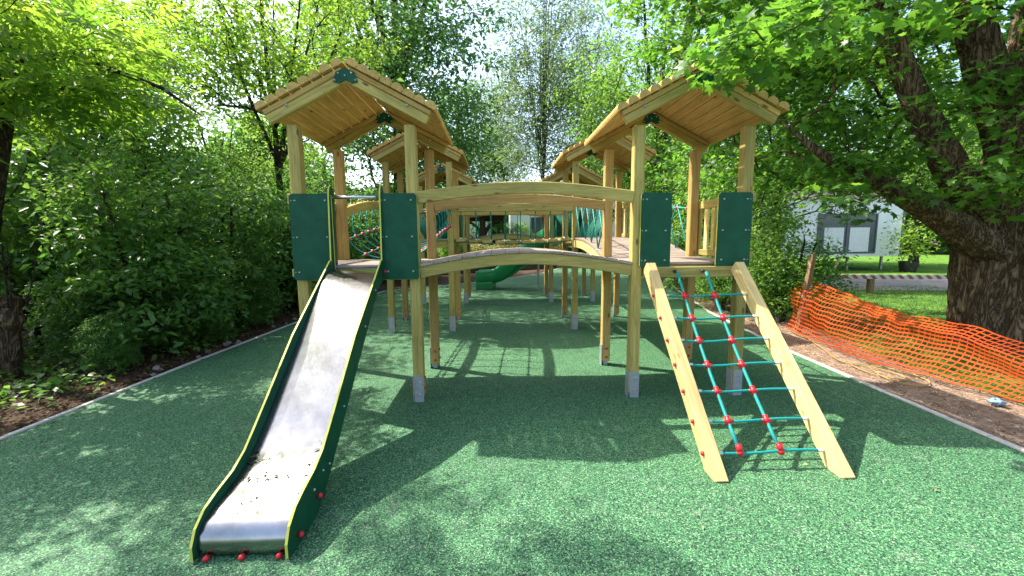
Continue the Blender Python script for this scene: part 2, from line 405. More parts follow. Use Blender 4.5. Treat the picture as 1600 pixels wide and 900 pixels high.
# ------------------------------------------------------------------ the climbing frame
CF = empty('climbing_frame', (.27, 3.7, 0))
tag(CF, 'large timber climbing frame of six roofed towers with steel slide and rope ladder', 'climbing frame')
PS = .095; DZ = 1.29; S = 2.98
def tower(dz):
    """tower whose front left post stands at the origin (0,0); deck at DZ+dz"""
    d = DZ + dz
    t = MB()
    for i in range(8):       # deck boards run left to right
        y = .026 + i * .138
        t.sweep([(-.04, y, d - .014), (1.04, y, d - .014)], csec(.133, .026, .004))
    tw = t.build('tower', M['deck'], CF, (0, 0, 0))
    for x in (0, 1):
        for y in (0, 1):
            beam('post', (x, y, .05), (x, y, 2.50 + dz), PS, PS, M['pine' if y == 0 else 'pine_warm'], tw, up=(0, 1, 0))
            # steel shoe: a plate on the face and one on the side
            sh = MB()
            if y == 0: sh.box((x + .004, -PS / 2 - .004, .125), (.088, .006, .25))
            else: sh.box((x, y + PS / 2 + .004, .125), (.088, .006, .25))
            sh.box((x - PS / 2 - .004, y, .125), (.006, .088, .25))
            sh.box((x, y, .03), (.05, .05, .06))
            for z in (.075, .19):
                sh.ball((x + .012, -PS / 2 - .009 if y == 0 else y + PS / 2 + .009, z), .011, 8, 4)
            cp = sh; cp.cur = 1
            for z in (.10, .205):
                if y == 1: cp.ball((x + .005, y - PS / 2 - .004, z), .014, 8, 5)
                cp.ball((x + PS / 2 + .004, y, z + .02), .014, 8, 5)
            sh.build('post_shoe', None, tw, (x, y, 0), mats=[M['zinc'], M['red']])
    for y, q in ((0, -1), (1, 1)):
        beam('joist', (PS / 2, y, d - .085), (1 - PS / 2, y, d - .085), .045, .11, M['pine'], tw)
    for x in (0, 1):
        beam('joist', (x, PS / 2, d - .085), (x, 1 - PS / 2, d - .085), .045, .11, M['pine'], tw)
    # roof: rafters in two layers, flat boards made of half round logs
    ax, ez, rz = .505, 2.52 + dz, 2.865 + dz
    hw = .665
    th = math.atan2(rz - ez, hw)
    for y in (-.10, 1.10):
        for sg in (-1, 1):
            a = Vector((ax + sg * hw, y, ez)); b = Vector((ax + sg * .0, y, rz))
            if sg < 0: beam('rafter', a, b, .05, .075, M['pine'], tw)
            else: beam('rafter', b, a, .05, .075, M['pine'], tw)
            n = Vector((sg * math.sin(th), 0, math.cos(th)))
            o2 = n * .062
            if sg < 0: beam('rafter', a + o2, b + o2, .066, .045, M['pine_warm'], tw)
            else: beam('rafter', b + o2, a + o2, .066, .045, M['pine_warm'], tw)
        # green gusset plate
        g = MB(); yy = y - .034 if y < 0 else y - .034
        cx, cz = ax, rz
        pl = [(-.10, -.045), (-.075, .03), (0, .065), (.075, .03), (.10, -.045), (.05, -.06), (0, -.03), (-.05, -.06)]
        V = [(cx + a, yy - .006, cz + b) for a, b in pl] + [(cx + a, yy + .006, cz + b) for a, b in pl]
        k = len(pl)
        g.add(V, [tuple(range(k)), tuple(range(2 * k - 1, k - 1, -1))] + [(i, (i + 1) % k + 0, (i + 1) % k + k, i + k)[::-1] for i in range(k)])
        bt = g; bt.cur = 1
        for a, b in ((-.085, -.035), (.085, -.035), (-.055, .02), (.055, .02), (0, .0)): bt.ball((cx + a, yy - .008, cz + b), .009, 8, 4)
        for sg in (-1, 1):
            rb = MB(); rb.ball((ax + sg * .5, y - .028, ez + .2 * math.tan(th) + .01), .013, 8, 4); rb.build('bolt', M['zinc'], tw, (ax + sg * .5, y - .028, ez + .1))
        g.build('gusset_plate', None, tw, (cx, yy, cz), mats=[M['green_panel'], M['zinc']])
    nl = 8; pitch = ((hw + .035) / math.cos(th) + .035) / nl
    for sg in (-1, 1):
        lg = MB()
        for i in range(nl):
            s = (i + .5) * pitch - .040
            n = Vector((sg * math.sin(th), 0, math.cos(th))); t_ = Vector((sg * math.cos(th), 0, -math.sin(th)))
            base = Vector((ax, 0, rz)) + t_ * s + n * .090
            r = pitch * .5 - .0025
            jy = random.uniform(-.012, .012)
            sec = [(-r, 0)] + [(-r * math.cos(a), .012 + r * .95 * math.sin(a)) for a in np.linspace(.0, math.pi, 9)] + [(r, 0)]
            V = []
            for y in (-.165 + jy, 1.20 + jy): V += [tuple(base + t_ * a + n * b + Vector((0, y, 0))) for a, b in sec]
            k = len(sec)
            F = [(j, (j + 1) % k, (j + 1) % k + k, j + k) for j in range(k)] + [tuple(range(k - 1, -1, -1)), tuple(range(k, 2 * k))]
            lg.add(V, F)
        c = (ax, .5, rz)
        # build along local X so that the grain runs with the logs
        v = np.concatenate(lg.v) - np.array(c)
        v2 = np.stack([v[:, 1], -v[:, 0], v[:, 2]], 1)
        me = bpy.data.meshes.new('roof_slope'); me.from_pydata(v2.tolist(), [], lg.f); me.materials.append(M['pine_roof'])
        o = bpy.data.objects.new('roof_slope', me); col.objects.link(o); place(o, c, tw); o.rotation_euler = (0, 0, math.pi / 2)
    return tw


XL, XR, Y0 = -1.747, 1.283, 3.78
tw_lo = tower(0); tw_hi = tower(.23)
def move(o, loc):
    o.location = Vector(loc) - WL[CF.name]
    WL[o.name] = Vector(loc)
towers = {}
for (side, X) in (('L', XL), ('R', XR)):
    for i in range(3):
        src = tw_lo if i == 0 else tw_hi
        first = (side == 'L' and i in (0, 1))
        o = src if first else copy_tree(src, CF)
        towers[side, i] = o
for (side, i), o in towers.items():
    move(o, (XL if side == 'L' else XR, Y0 + i * S, 0))
labs = {('L', 0): 'front left roofed tower carrying the steel slide', ('R', 0): 'front right roofed tower above the rope ladder',
        ('L', 1): 'middle left roofed tower behind the net tunnel', ('R', 1): 'middle right roofed tower at the end of the rope bridge',
        ('L', 2): 'rearmost left roofed tower', ('R', 2): 'rearmost right roofed tower beside the green slide'}
for k, v in labs.items(): towers[k]['label'] = v
for t in towers.values(): t['group'] = 'roofed towers of the climbing frame'

def panel(x0, x1, z0, z1, y, parent, name='panel', bolts=True, skew=0):
    p = MB(); t = .016; r = .02
    out = [(x0 + r, z0), (x1 - r, z0), (x1, z0 + r), (x1, z1 - r), (x1 - r, z1), (x0 + r, z1), (x0, z1 - r), (x0, z0 + r)]
    k = 8; V = [(a, y - t / 2, b) for a, b in out] + [(a, y + t / 2, b) for a, b in out]
    p.add(V, [tuple(range(k)), tuple(range(2 * k - 1, k - 1, -1))])
    nf = len(p.f)
    p.f += [(i, i + k, (i + 1) % k + k, (i + 1) % k) for i in range(k)]
    p.mi = [0] * nf + [1] * k
    if bolts:
        b = p; b.cur = 2
        for bx in (x0 + .05, x1 - .05):
            for bz in (z0 + .07, (z0 + z1) / 2, z1 - .06): b.ball((bx, y - t / 2 - .001, bz), .011, 8, 4, .8)
        for bz in (z0 + .07, (z0 + z1) / 2, z1 - .06): b.ball((x1 - .02 if x0 > 1.6 else x0 + .018, y - t / 2, bz), .006, 6, 4)
    return p.build(name, None, parent, ((x0 + x1) / 2, y, z0), mats=[M['green_panel'], M['yellow_edge'], M['zinc']])
YP = Y0 - PS / 2 - .024
TL, TR = towers['L', 0], towers['R', 0]
panel(-1.80, -1.44, 1.16, 1.915, YP, TL); panel(-1.025, -.70, 1.16, 1.915, YP, TL)
panel(1.295, 1.575, 1.235, 1.91, YP, TR); panel(2.0, 2.315, 1.235, 1.91, YP, TR)
# far towers' green end panels
for (s, i) in (('L', 2), ('R', 2)):
    X = XL if s == 'L' else XR
    panel(X + .62, X + 1.0, DZ + .27, DZ + .95, Y0 + i * S + 1.06, towers[s, i], bolts=False)
    panel(X + .0, X + .45, DZ + .27, DZ + .95, Y0 + i * S + 1.06, towers[s, i], bolts=False)

def slat_rail(x, ya, yb, zt, zb, parent, n=7):
    beam('railing_top', (x, ya, zt - .045), (x, yb, zt - .045), .045, .09, M['pine'], parent)
    for i in range(n):
        y = ya + (i + .5) * (yb - ya) / n
        beam('railing_slat', (x, y, zb), (x, y, zt - .085), .022, .07, M['pine_new' if i % 2 else 'pine'], parent, up=(0, 1, 0), c=.003)
    beam('railing_bottom', (x, ya, zb - .02), (x, yb, zb - .02), .045, .07, M['pine'], parent)
slat_rail(XL - .07, Y0 - .03, Y0 + 1.03, 1.92, 1.24, TL)
slat_rail(XR + 1.0 + .07, Y0 - .03, Y0 + 1.03, 1.92, 1.36, TR)
slat_rail(XL - .07, Y0 + S - .03, Y0 + S + 1.03, 2.14, 1.58, towers['L', 1])
slat_rail(XR + 1.07, Y0 + S - .03, Y0 + S + 1.03, 2.14, 1.58, towers['R', 1])
slat_rail(XR + 1.07, Y0 + 2 * S - .03, Y0 + 2 * S + 1.03, 2.14, 1.58, towers['R', 2])
slat_rail(XL - .07, Y0 + 2 * S - .03, Y0 + 2 * S + 1.03, 2.14, 1.58, towers['L', 2])

# --- arched bridges (left to right) ---
def arch(s0, s1, z0, rise, n=24):
    return [(s0 + (s1 - s0) * i / n, z0 + rise * math.sin(math.pi * i / n) ** 1.0 * (1 if True else 0)) for i in range(n + 1)]
def arched_bridge(y0, dz, label):
    xa, xb = XL + 1 + PS / 2, XR - PS / 2
    W = xb - xa; ym = y0 + .5
    mb = MB(); nb = 15
    for i in range(nb):
        u = (i + .5) / nb; x = xa + W * u; z = DZ - .01 + dz + .115 * math.sin(math.pi * u)
        sl = math.atan(.115 * math.pi * math.cos(math.pi * u) / W)
        w = W / nb - .004; c_, s_ = math.cos(sl), math.sin(sl)
        sec = csec(w, .024, .004)
        V = []
        for y in (y0 - PS / 2 - .012, y0 + 1 + PS / 2 + .012): V += [(x + a * c_ - b * s_, y, z + a * s_ + b * c_) for a, b in sec]
        F = [(j, j + 8, (j + 1) % 8 + 8, (j + 1) % 8) for j in range(8)] + [tuple(range(8)), tuple(range(15, 7, -1))]
        mb.add(V, F)
    br = mb.build('arched_bridge', M['deck'], CF, (xa, y0, DZ + dz)); br['label'] = label
    for k, y in enumerate((y0 - .012, y0 + 1.0)):
        curved('arched_beam', ((0, y), arch(xa, xb, DZ - .075 + dz, .115)), .065, .105, M['pine'], br)
    for y in (y0 - .02, y0 + .98):
        curved('arched_handrail', ((0, y), arch(xa, xb, DZ + .59 + dz, .085)), .06, .105, M['pine' if y < y0 else 'pine_warm'], br)
    return br
B1 = arched_bridge(Y0, 0, 'arched timber footbridge with curved handrails between the two front towers')
B3 = arched_bridge(Y0 + 2 * S, .23, 'arched timber footbridge between the two rearmost towers')

# --- rope hung plank bridge between the middle towers ---
y2 = Y0 + S; xa, xb = XL + 1 + PS / 2, XR - PS / 2; W = xb - xa
def sag(u): return .05 * math.sin(math.pi * u)
mb = MB()
for yy in (y2 + .04, y2 + .96):
    mb.tube([(xa + W * i / 16, yy, 1.475 - sag(i / 16)) for i in range(17)], .011, 6)
RB = mb.build('rope_bridge', M['rope_green'], CF, (xa, y2, 1.5), smooth=True)
RB['label'] = 'plank bridge hung on green ropes between the two middle towers'
for k in range(9):
    u = (k + .5) / 9; x = xa + W * u
    beam('plank', (x, y2 - .0, 1.505 - sag(u)), (x, y2 + 1.0, 1.505 - sag(u)), W / 9 - .06, .045, M['pine_warm'], RB)
for yy in (y2, y2 + 1.0):
    beam('top_beam', (xa, yy, 2.015), (xb, yy, 2.015), .07, .125, M['pine'], RB)
    for k in range(8):
        u = (k + .5) / 8; x = xa + W * u
        mb = MB(); mb.tube([(x, yy, 2.0), (x + random.uniform(-.006, .006), yy + .02, 1.75), (x, yy + (.04 if yy == y2 else -.04), 1.48 - sag(u))], .0095, 6)
        mb.build('hanger_rope', M['rope_green'], RB, (x, yy, 1.5), smooth=True)
        mb = MB(); mb.tube([(x, yy + (.04 if yy == y2 else -.04), 1.50 - sag(u)), (x, yy + (.04 if yy == y2 else -.04), 1.545 - sag(u))], .014, 6)
        mb.build('ferrule', M['white_ferrule'], RB, (x, yy, 1.5), smooth=True)

# --- net tunnel between front and middle left towers ---
ya, yb = Y0 + 1 + PS / 2, Y0 + S - PS / 2; Ly = yb - ya
def railz(u): return 1.82 + .20 * u + .06 * math.sin(math.pi * u)
def deckz(u): return 1.27 + .23 * u
xl, xr = XL, XL + 1
def ucurve(u, k=18):
    y = ya + Ly * u; zt, zb = railz(u), deckz(u) - .02 * math.sin(math.pi * u)
    pts = []
    for i in range(k + 1):
        a = math.pi * i / k
        x = (xl + xr) / 2 - (.5 + .13 * math.sin(a) ** .6) * math.cos(a) if True else 0
        z = zt - (zt - zb) * math.sin(a) ** .8
        pts.append((x, y, z))
    return pts
mb = MB(); ns = 7; us = [(i + .5) / ns for i in range(ns)]
for u in us: mb.tube(ucurve(u), .0085, 6)
idx = [3, 6, 12, 15]
for j in idx: mb.tube([ucurve(u)[j] for u in [0] + us + [1]], .0085, 6)
NT = mb.build('net_tunnel', M['teal'], CF, (xl + .5, ya, 1.5), smooth=True)
NT['label'] = 'teal rope net tunnel with red joints between the front and middle left towers'
for u in us:
    P = ucurve(u)
    for j in idx:
        c = MB(); c.ball(P[j], .029, 8, 5, .8); c.build('rope_joint', M['red'], NT, P[j], smooth=True)
    for x in (xl, xr):
        c = MB(); c.ball((x, P[0][1], P[0][2] + .058), .016, 8, 5); c.build('bolt_cap', M['red'], NT, P[0])
        c = MB(); c.tube([(x, P[0][1], P[0][2] - .03), (x, P[0][1], P[0][2] - .085)], .012, 6); c.build('ferrule', M['white_ferrule'], NT, P[0])
for x in (xl, xr):
    curved('tunnel_rail', ((x, 0), [(ya + Ly * i / 16, railz(i / 16)) for i in range(17)]), .06, .11, M['pine'], NT, yaw=math.pi / 2)
    pass

# --- rising arched bridge with rope sides between front and middle right towers ---
def rdeck(u): return 1.28 + .23 * u + .07 * math.sin(math.pi * u)
mb = MB(); nb = 14
for i in range(nb):
    u = (i + .5) / nb; y = ya + Ly * u; sl = math.atan((.23 + .07 * math.pi * math.cos(math.pi * u)) / Ly)
    c_, s_ = math.cos(sl), math.sin(sl); V = []
    for x in (XR - .04, XR + 1.04): V += [(x, y + a * c_ - b * s_, rdeck(u) + a * s_ + b * c_) for a, b in csec(Ly / nb - .004, .024, .004)]
    mb.add(V, [(j, (j + 1) % 8, (j + 1) % 8 + 8, j + 8) for j in range(8)] + [tuple(range(7, -1, -1)), tuple(range(8, 16))])
RA = mb.build('ramp_bridge', M['deck'], CF, (XR, ya, 1.3)); RA['label'] = 'rising boarded bridge with crossed rope sides between the right hand towers'
for x in (XR, XR + 1):
    curved('arched_beam', ((x, 0), [(ya + Ly * i / 16, rdeck(i / 16) - .08) for i in range(17)]), .06, .13, M['pine_new'], RA, yaw=math.pi / 2)
    for k in range(5):
        u0, u1 = k / 5, (k + 1) / 5
        for a, b in ((u0, u1), (u1, u0)):
            mb = MB(); P = [(x, ya + Ly * (a + (b - a) * t), (rdeck(a) + .02) * (1 - t) + (railz(b) + .03) * t) for t in (0, .5, 1)]
            mb.tube(P, .009, 6); mb.build('side_rope', M['teal'], RA, P[0], smooth=True)
    mb = MB(); mb.tube([(x, ya + Ly * i / 12, railz(i / 12) + .03 - .07 * math.sin(math.pi * i / 12)) for i in range(13)], .012, 6)
    mb.build('side_rope', M['teal'], RA, (x, ya, 1.9), smooth=True)
    for u in (0.04, .2, .4, .6, .8, .96):
        P = (x, ya + Ly * u, railz(u) + .03 - .07 * math.sin(math.pi * u)); c = MB(); c.ball(P, .028, 8, 5, .8); c.build('rope_joint', M['red'], RA, P, smooth=True)

# --- V net bridges between middle and rear towers ---
for s, X in (('left', XL), ('right', XR)):
    ya2, L2 = ya + S, Ly; mb = MB(); cx = X + .5
    topz = lambda u: 2.13 - .10 * math.sin(math.pi * u)
    botz = lambda u: 1.50 - .06 * math.sin(math.pi * u)
    for x in (X + .03, X + .97): mb.tube([(x, ya2 + L2 * i / 12, topz(i / 12)) for i in range(13)], .013, 6)
    for x in (cx - .06, cx, cx + .06): mb.tube([(x, ya2 + L2 * i / 12, botz(i / 12)) for i in range(13)], .014, 6)
    for k in range(12):
        u = (k + .5) / 12
        for x, q in ((X + .03, -.06), (X + .97, .06)):
            for dv in (-.04, .04):
                uu = min(1, max(0, u + dv)); mb.tube([(x, ya2 + L2 * u, topz(u)), (cx + q, ya2 + L2 * uu, botz(uu))], .009, 5)
    vb = mb.build('rope_walk', M['rope_green'], CF, (cx, ya2, 1.5), smooth=True); vb['label'] = 'green V shaped rope walk between the middle and rear %s towers' % s
    for x in (X, X + 1):
        for yq in (ya2 - .01, ya2 + L2 + .01):
            c = MB(); c.ball((x + (.03 if x == X else -.03), yq, 2.13), .03, 8, 5); c.build('rope_joint', M['red'], vb, (x, yq, 2.13))

# --- steel slide ---
bed = [(3.76, 1.262), (3.60, 1.258), (3.50, 1.225), (3.40, 1.160), (2.9, .742), (2.5, .405), (2.36, .30), (2.27, .245), (2.18, .215), (2.08, .195), (1.98, .175), (1.91, .15), (1.865, .11), (1.85, .06), (1.858, .02)]
xa_, xb_ = -1.445, -1.025
mb = MB()
V = []
for (y, z) in bed: V += [(xa_, y, z), (xb_, y, z)]
F = [(2 * i, 2 * i + 1, 2 * i + 3, 2 * i + 2) for i in range(len(bed) - 1)]
V2 = [(x, y + .01, z - .02) for x, y, z in V[:-4]] ; n0 = len(V)
mb.add(V, F); mb.add(V2, [(2 * i + 2, 2 * i + 3, 2 * i + 1, 2 * i) for i in range(len(V2) // 2 - 1)])
SL = mb.build('slide', M['steel'], CF, (-1.235, 2.6, .6), smooth=True); SL['label'] = 'straight stainless steel slide with green side boards'
edge = [(3.80, 1.93), (3.775, 1.972), (3.73, 1.985), (3.70, 1.965), (3.685, 1.92), (3.655, 1.33), (3.63, 1.335), (2.9, .845), (2.5, .51), (2.36, .395), (2.27, .325), (2.16, .27), (2.02, .235), (1.93, .205), (1.86, .15), (1.825, .08), (1.825, .01)]
low = [(1.87, .004), (2.12, .006), (2.28, .09), (2.5, .27), (2.9, .61), (3.5, 1.10), (3.66, 1.16), (3.70, 1.16)]
# outline: top edge then back along the bottom
def side(x):
    t = .013
    out = edge + low + [(3.80, 1.22)]
    k = len(out); p = MB()
    # triangulate as strips between upper and lower chains through an ngon
    V = [(x - t / 2, y, z) for y, z in out] + [(x + t / 2, y, z) for y, z in out]
    p.add(V, [tuple(range(k)), tuple(range(2 * k - 1, k - 1, -1))])
    nf = len(p.f)
    p.f += [(i, i + k, (i + 1) % k + k, (i + 1) % k) for i in range(k)]
    o = p.build('side_board', None, SL, (x, 2.6, .6), mats=[M['green_panel'], M['yellow_edge']], midx=[0] * nf + [1] * k)
    return o
for x in (xa_ - .01, xb_ + .01): side(x)
mb = MB(); mb.tube([(xa_, 3.72, 1.885), (xb_, 3.72, 1.885)], .016, 12); mb.build('grab_bar', M['tube_steel'], SL, (-1.24, 3.72, 1.885), smooth=True)
for p in ((-1.40, 1.84, .014), (-1.235, 1.84, .014), (-1.06, 1.84, .014), (xb_ + .03, 2.16, .11), (xb_ + .03, 1.93, .055), (xb_ + .03, 3.72, 1.88), (xb_ + .03, 3.68, 1.23)):
    c = MB(); c.ball(p, .015, 10, 6); c.build('bolt_cap', M['red'], SL, p, smooth=True)
for q in ((2.12, .17), (2.24, .21), (2.33, .20), (2.6, .44), (3.1, .86), (3.4, 1.10)):
    c = MB(); c.ball((xb_ + .02, q[0], q[1]), .008, 8, 4); c.build('bolt', M['zinc'], SL, (xb_ + .02, *q))

# --- rope ladder ramp ---
LDy = lambda z: 2.40 + z * (3.65 - 2.40) / 1.23
mb = MB(); rungz = [1.02, .86, .71, .56, .41, .255, .105]
xl_, xr_ = 1.375, 2.185
vx = lambda k, z: (1.61 if k == 0 else 1.87) - (.03 * (1.2 - z)) * (1 if k == 0 else .6)
for k in (0, 1):
    zs = np.linspace(1.20, .105, 12); mb.tube([(vx(k, z), LDy(z) - .01 + .03 * math.sin(math.pi * (1.2 - z) / 1.1), z - .02 * math.sin(math.pi * (1.2 - z) / 1.1)) for z in zs], .0125, 8)
for z in rungz:
    bow = random.uniform(.006, .016)
    P = []
    for i in range(11):
        t = i / 10; x = xl_ + .04 + (xr_ - xl_ - .08) * t
        sg = math.sin(math.pi * (1.2 - z) / 1.1)
        P.append((x, LDy(z) - .01 + .03 * sg * math.sin(math.pi * t), z - .02 * sg * math.sin(math.pi * t) - bow * math.sin(math.pi * 2 * t) * .6))
    mb.tube(P, .0095, 8)
LN = mb.build('rope_ladder', M['teal'], CF, (1.78, 3.0, .6), smooth=True); LN['label'] = 'sloping teal rope ladder net between two pale timber beams'
for x in (xl_, xr_):
    dy, dz_ = 1.25, 1.23
    beam('ladder_beam', (x, LDy(1.25), 1.25), (x, LDy(-.03) , -.03), .085, .11, M['pine_new'], LN, up=(0, -.70, .71))
    if x == xr_: pass
for z in rungz:
    sg = math.sin(math.pi * (1.2 - z) / 1.1)
    for k in (0, 1):
        P = (vx(k, z), LDy(z) - .012 + .03 * sg, z - .02 * sg); c = MB()
        if z == rungz[-1]:
            c.ball(P, .023, 10, 6); c.tube([P, (P[0] - .01, P[1] + .01, P[2] + .05)], .02, 8)
        else:
            c.ball(P, .023, 10, 6)
            for a in (1, -1): c.tube([P, (P[0] + a * .033, P[1], P[2])], .0135, 8)
            c.tube([(P[0], P[1] - .02, P[2] - .028), (P[0], P[1] + .02, P[2] + .028)], .017, 8)
        c.build('rope_joint', M['red'], LN, P, smooth=True)
    for x, sgn in ((xl_, 1), (xr_, -1)):
        c = MB(); c.tube([(x + sgn * .04, LDy(z) - .01, z), (x + sgn * .085, LDy(z) - .01, z)], .012, 8); c.build('ferrule', M['white_ferrule'], LN, (x, LDy(z), z), smooth=True)
        P = (x - sgn * .047, LDy(z) - .01, z); c = MB(); c.ball(P, .016, 8, 5); c.build('bolt_cap', M['red'], LN, P, smooth=True)
for k in (0, 1):
    c = MB(); c.ball((vx(k, 1.2), 3.67, 1.205), .017, 8, 5); c.build('bolt', M['black'], LN, (vx(k, 1.2), 3.67, 1.2))
beam('header_beam', (1.34, 3.715, 1.195), (2.25, 3.715, 1.195), .045, .10, M['pine'], LN)

# --- green moulded slide at the rear ---
path = [(1.75, 10.75, 1.50), (1.68, 11.05, 1.48), (1.45, 11.5, 1.36), (1.12, 11.95, 1.10), (.76, 12.25, .78), (.38, 12.45, .46), (.1, 12.55, .30), (-.2, 12.62, .22), (-.6, 12.68, .20)]
P = [Vector(p) for p in path]
fine = []
for i in range(len(P) - 1):
    p0, p1, p2, p3 = P[max(i - 1, 0)], P[i], P[i + 1], P[min(i + 2, len(P) - 1)]
    for k in range(5):
        t = k / 5
        fine.append(.5 * ((2 * p1) + (-p0 + p2) * t + (2 * p0 - 5 * p1 + 4 * p2 - p3) * t * t + (-p0 + 3 * p1 - 3 * p2 + p3) * t ** 3))
fine.append(P[-1])
sec = [(-.33, .32), (-.29, .36), (-.25, .33), (-.23, .08), (-.15, .01), (0, 0), (.15, .01), (.23, .08), (.25, .33), (.29, .36), (.33, .32), (.31, .0), (.24, -.06), (0, -.07), (-.24, -.06), (-.31, .0)]
mb = MB(); mb.sweep([tuple(p) for p in fine], sec)
GS = mb.build('moulded_slide', M['green_plastic'], CF, (1, 12, .7), smooth=True); GS['label'] = 'curved moulded green plastic slide leaving the rearmost right tower'
mb = MB(); mb.sweep([(-.60, 12.68, .105), (-.10, 12.60, .12)], csec(.64, .21, .02)); mb.build('slide_foot', M['green_plastic'], GS, (-.3, 12.6, 0))
mb = MB(); mb.sweep([(1.2, 11.97, -.02), (1.2, 11.97, .95)], csec(.06, .06)); mb.build('support_leg', M['zinc'], GS, (1.2, 11.97, 0))
# hood over the slide entrance
mb = MB()
hs = [(1.78 - .36 * math.cos(a), 10.93, 1.55 + .55 * math.sin(a)) for a in np.linspace(-.15, math.pi + .15, 16)]
mb.sweep(hs, csec(.30, .03, .004), ups=(0, 1, 0)); mb.build('entrance_hood', M['green_plastic'], GS, (1.78, 10.9, 1.5), smooth=False)

#@@VEG
# ------------------------------------------------------------------ objects on the right
def fastmesh(name, V, F, mat, v=None, parent=None, loc=(0, 0, 0), smooth=False):
    """V (n,3) array, F (m,k) int array with constant k"""
    me = bpy.data.meshes.new(name); V = np.asarray(V, np.float32) - np.array(loc, np.float32); F = np.asarray(F, np.int32)
    me.vertices.add(len(V)); me.vertices.foreach_set('co', V.ravel())
    m, k = F.shape
    me.loops.add(m * k); me.loops.foreach_set('vertex_index', F.ravel())
    me.polygons.add(m); me.polygons.foreach_set('loop_start', np.arange(m, dtype=np.int32) * k)
    try: me.polygons.foreach_set('loop_total', np.full(m, k, np.int32))
    except Exception: pass
    if smooth: me.polygons.foreach_set('use_smooth', np.ones(m, bool))
    me.update(calc_edges=True)
    if v is not None:
        a = me.attributes.new('v', 'FLOAT', 'POINT'); a.data.foreach_set('value', np.asarray(v, np.float32))
    me.materials.append(mat)
    o = bpy.data.objects.new(name, me); col.objects.link(o); place(o, loc, parent)
    return o

# leaf templates in the XY plane: +Y is the tip
def T_leaf(w=.5, fold=.12):
    return (np.array([(0, 0, 0), (-w / 2, .45, fold), (w / 2, .45, fold), (0, 1, -.05)], float), np.array([(0, 2, 3), (0, 3, 1)]))
def T_maple():
    pts = [(0, 0), (-.22, .10), (-.50, .22), (-.30, .34), (-.46, .66), (-.16, .58), (0, 1.0), (.16, .58), (.46, .66), (.30, .34), (.50, .22), (.22, .10)]
    V = np.array([(x, y, .10 * abs(x) - .12 * y * y) for x, y in pts] + [(0, .38, .02)])
    n = len(pts); F = np.array([(n, (i + 1) % n, i) for i in range(n)]); return V, F[:, ::-1]
def T_ash():
    V = []; F = []
    for s, y, l in [(1, .15, .42), (-1, .15, .42), (1, .38, .48), (-1, .38, .48), (1, .6, .44), (-1, .6, .44), (0, .78, .42)]:
        a = s * 1.15; d = np.array([math.sin(a), math.cos(a)]); n = np.array([d[1], -d[0]]); b = np.array([0, y]); k = len(V); w = l * .17
        q = [b, b + d * l * .45 - n * w, b + d * l * .45 + n * w, b + d * l]
        V += [(q[0][0], q[0][1], 0), (q[1][0], q[1][1], .03), (q[2][0], q[2][1], .03), (q[3][0], q[3][1], -.07)]
        F += [(k, k + 2, k + 3), (k, k + 3, k + 1)]
    return np.array(V), np.array(F)
TL_ = {'leaf': T_leaf(), 'narrow': T_leaf(.28, .06), 'round': T_leaf(.8, .1), 'maple': T_maple(), 'ash': T_ash()}

def leaves(P, size, kind, tilt=.6, v=None, rg=rng, outward=None, droop=.25):
    """bake one leaf per point -> V, F, v"""
    TV, TF = TL_[kind]; n = len(P)
    nrm = np.zeros((n, 3)); nrm[:, 2] = 1
    nrm += rg.normal(0, tilt, (n, 3))
    if outward is not None: nrm += outward * .5
    nrm /= np.linalg.norm(nrm, axis=1)[:, None]
    d = rg.normal(0, 1, (n, 3)); d[:, 2] -= droop
    if outward is not None: d += outward * .7
    d -= nrm * (d * nrm).sum(1)[:, None]; d /= np.linalg.norm(d, axis=1)[:, None] + 1e-9
    x = np.cross(d, nrm)
    s = size * rg.uniform(.45, 1.3, n)
    V = (P[:, None, :] + (TV[None, :, 0:1] * x[:, None, :] + TV[None, :, 1:2] * d[:, None, :] + TV[None, :, 2:3] * nrm[:, None, :]) * s[:, None, None])
    F = TF[None] + (np.arange(n) * len(TV))[:, None, None]
    if v is None: v = rg.uniform(0, 1, n)
    return V.reshape(-1, 3), F.reshape(-1, 3), np.repeat(v, len(TV))

def envelope(ells, n, shell=.45, rg=rng, keep=None):
    """clump centres in a union of ellipsoids, denser near the surface"""
    out = []; vols = np.array([e[3] * e[4] * e[5] for e in ells]); vols = vols / vols.sum()
    for e, w in zip(ells, vols):
        k = max(3, int(n * w)); c = np.array(e[:3]); r = np.array(e[3:6])
        d = rg.normal(0, 1, (k, 3)); d /= np.linalg.norm(d, axis=1)[:, None]
        rad = rg.uniform(shell, 1.0, k) ** .6
        rad *= 1 + .16 * np.sin(d[:, 0] * 5 + c[0]) * np.cos(d[:, 2] * 4 + c[1])
        out.append(c + d * r * rad[:, None])
    P = np.concatenate(out)
    if keep is not None: P = P[keep(P)]
    return P

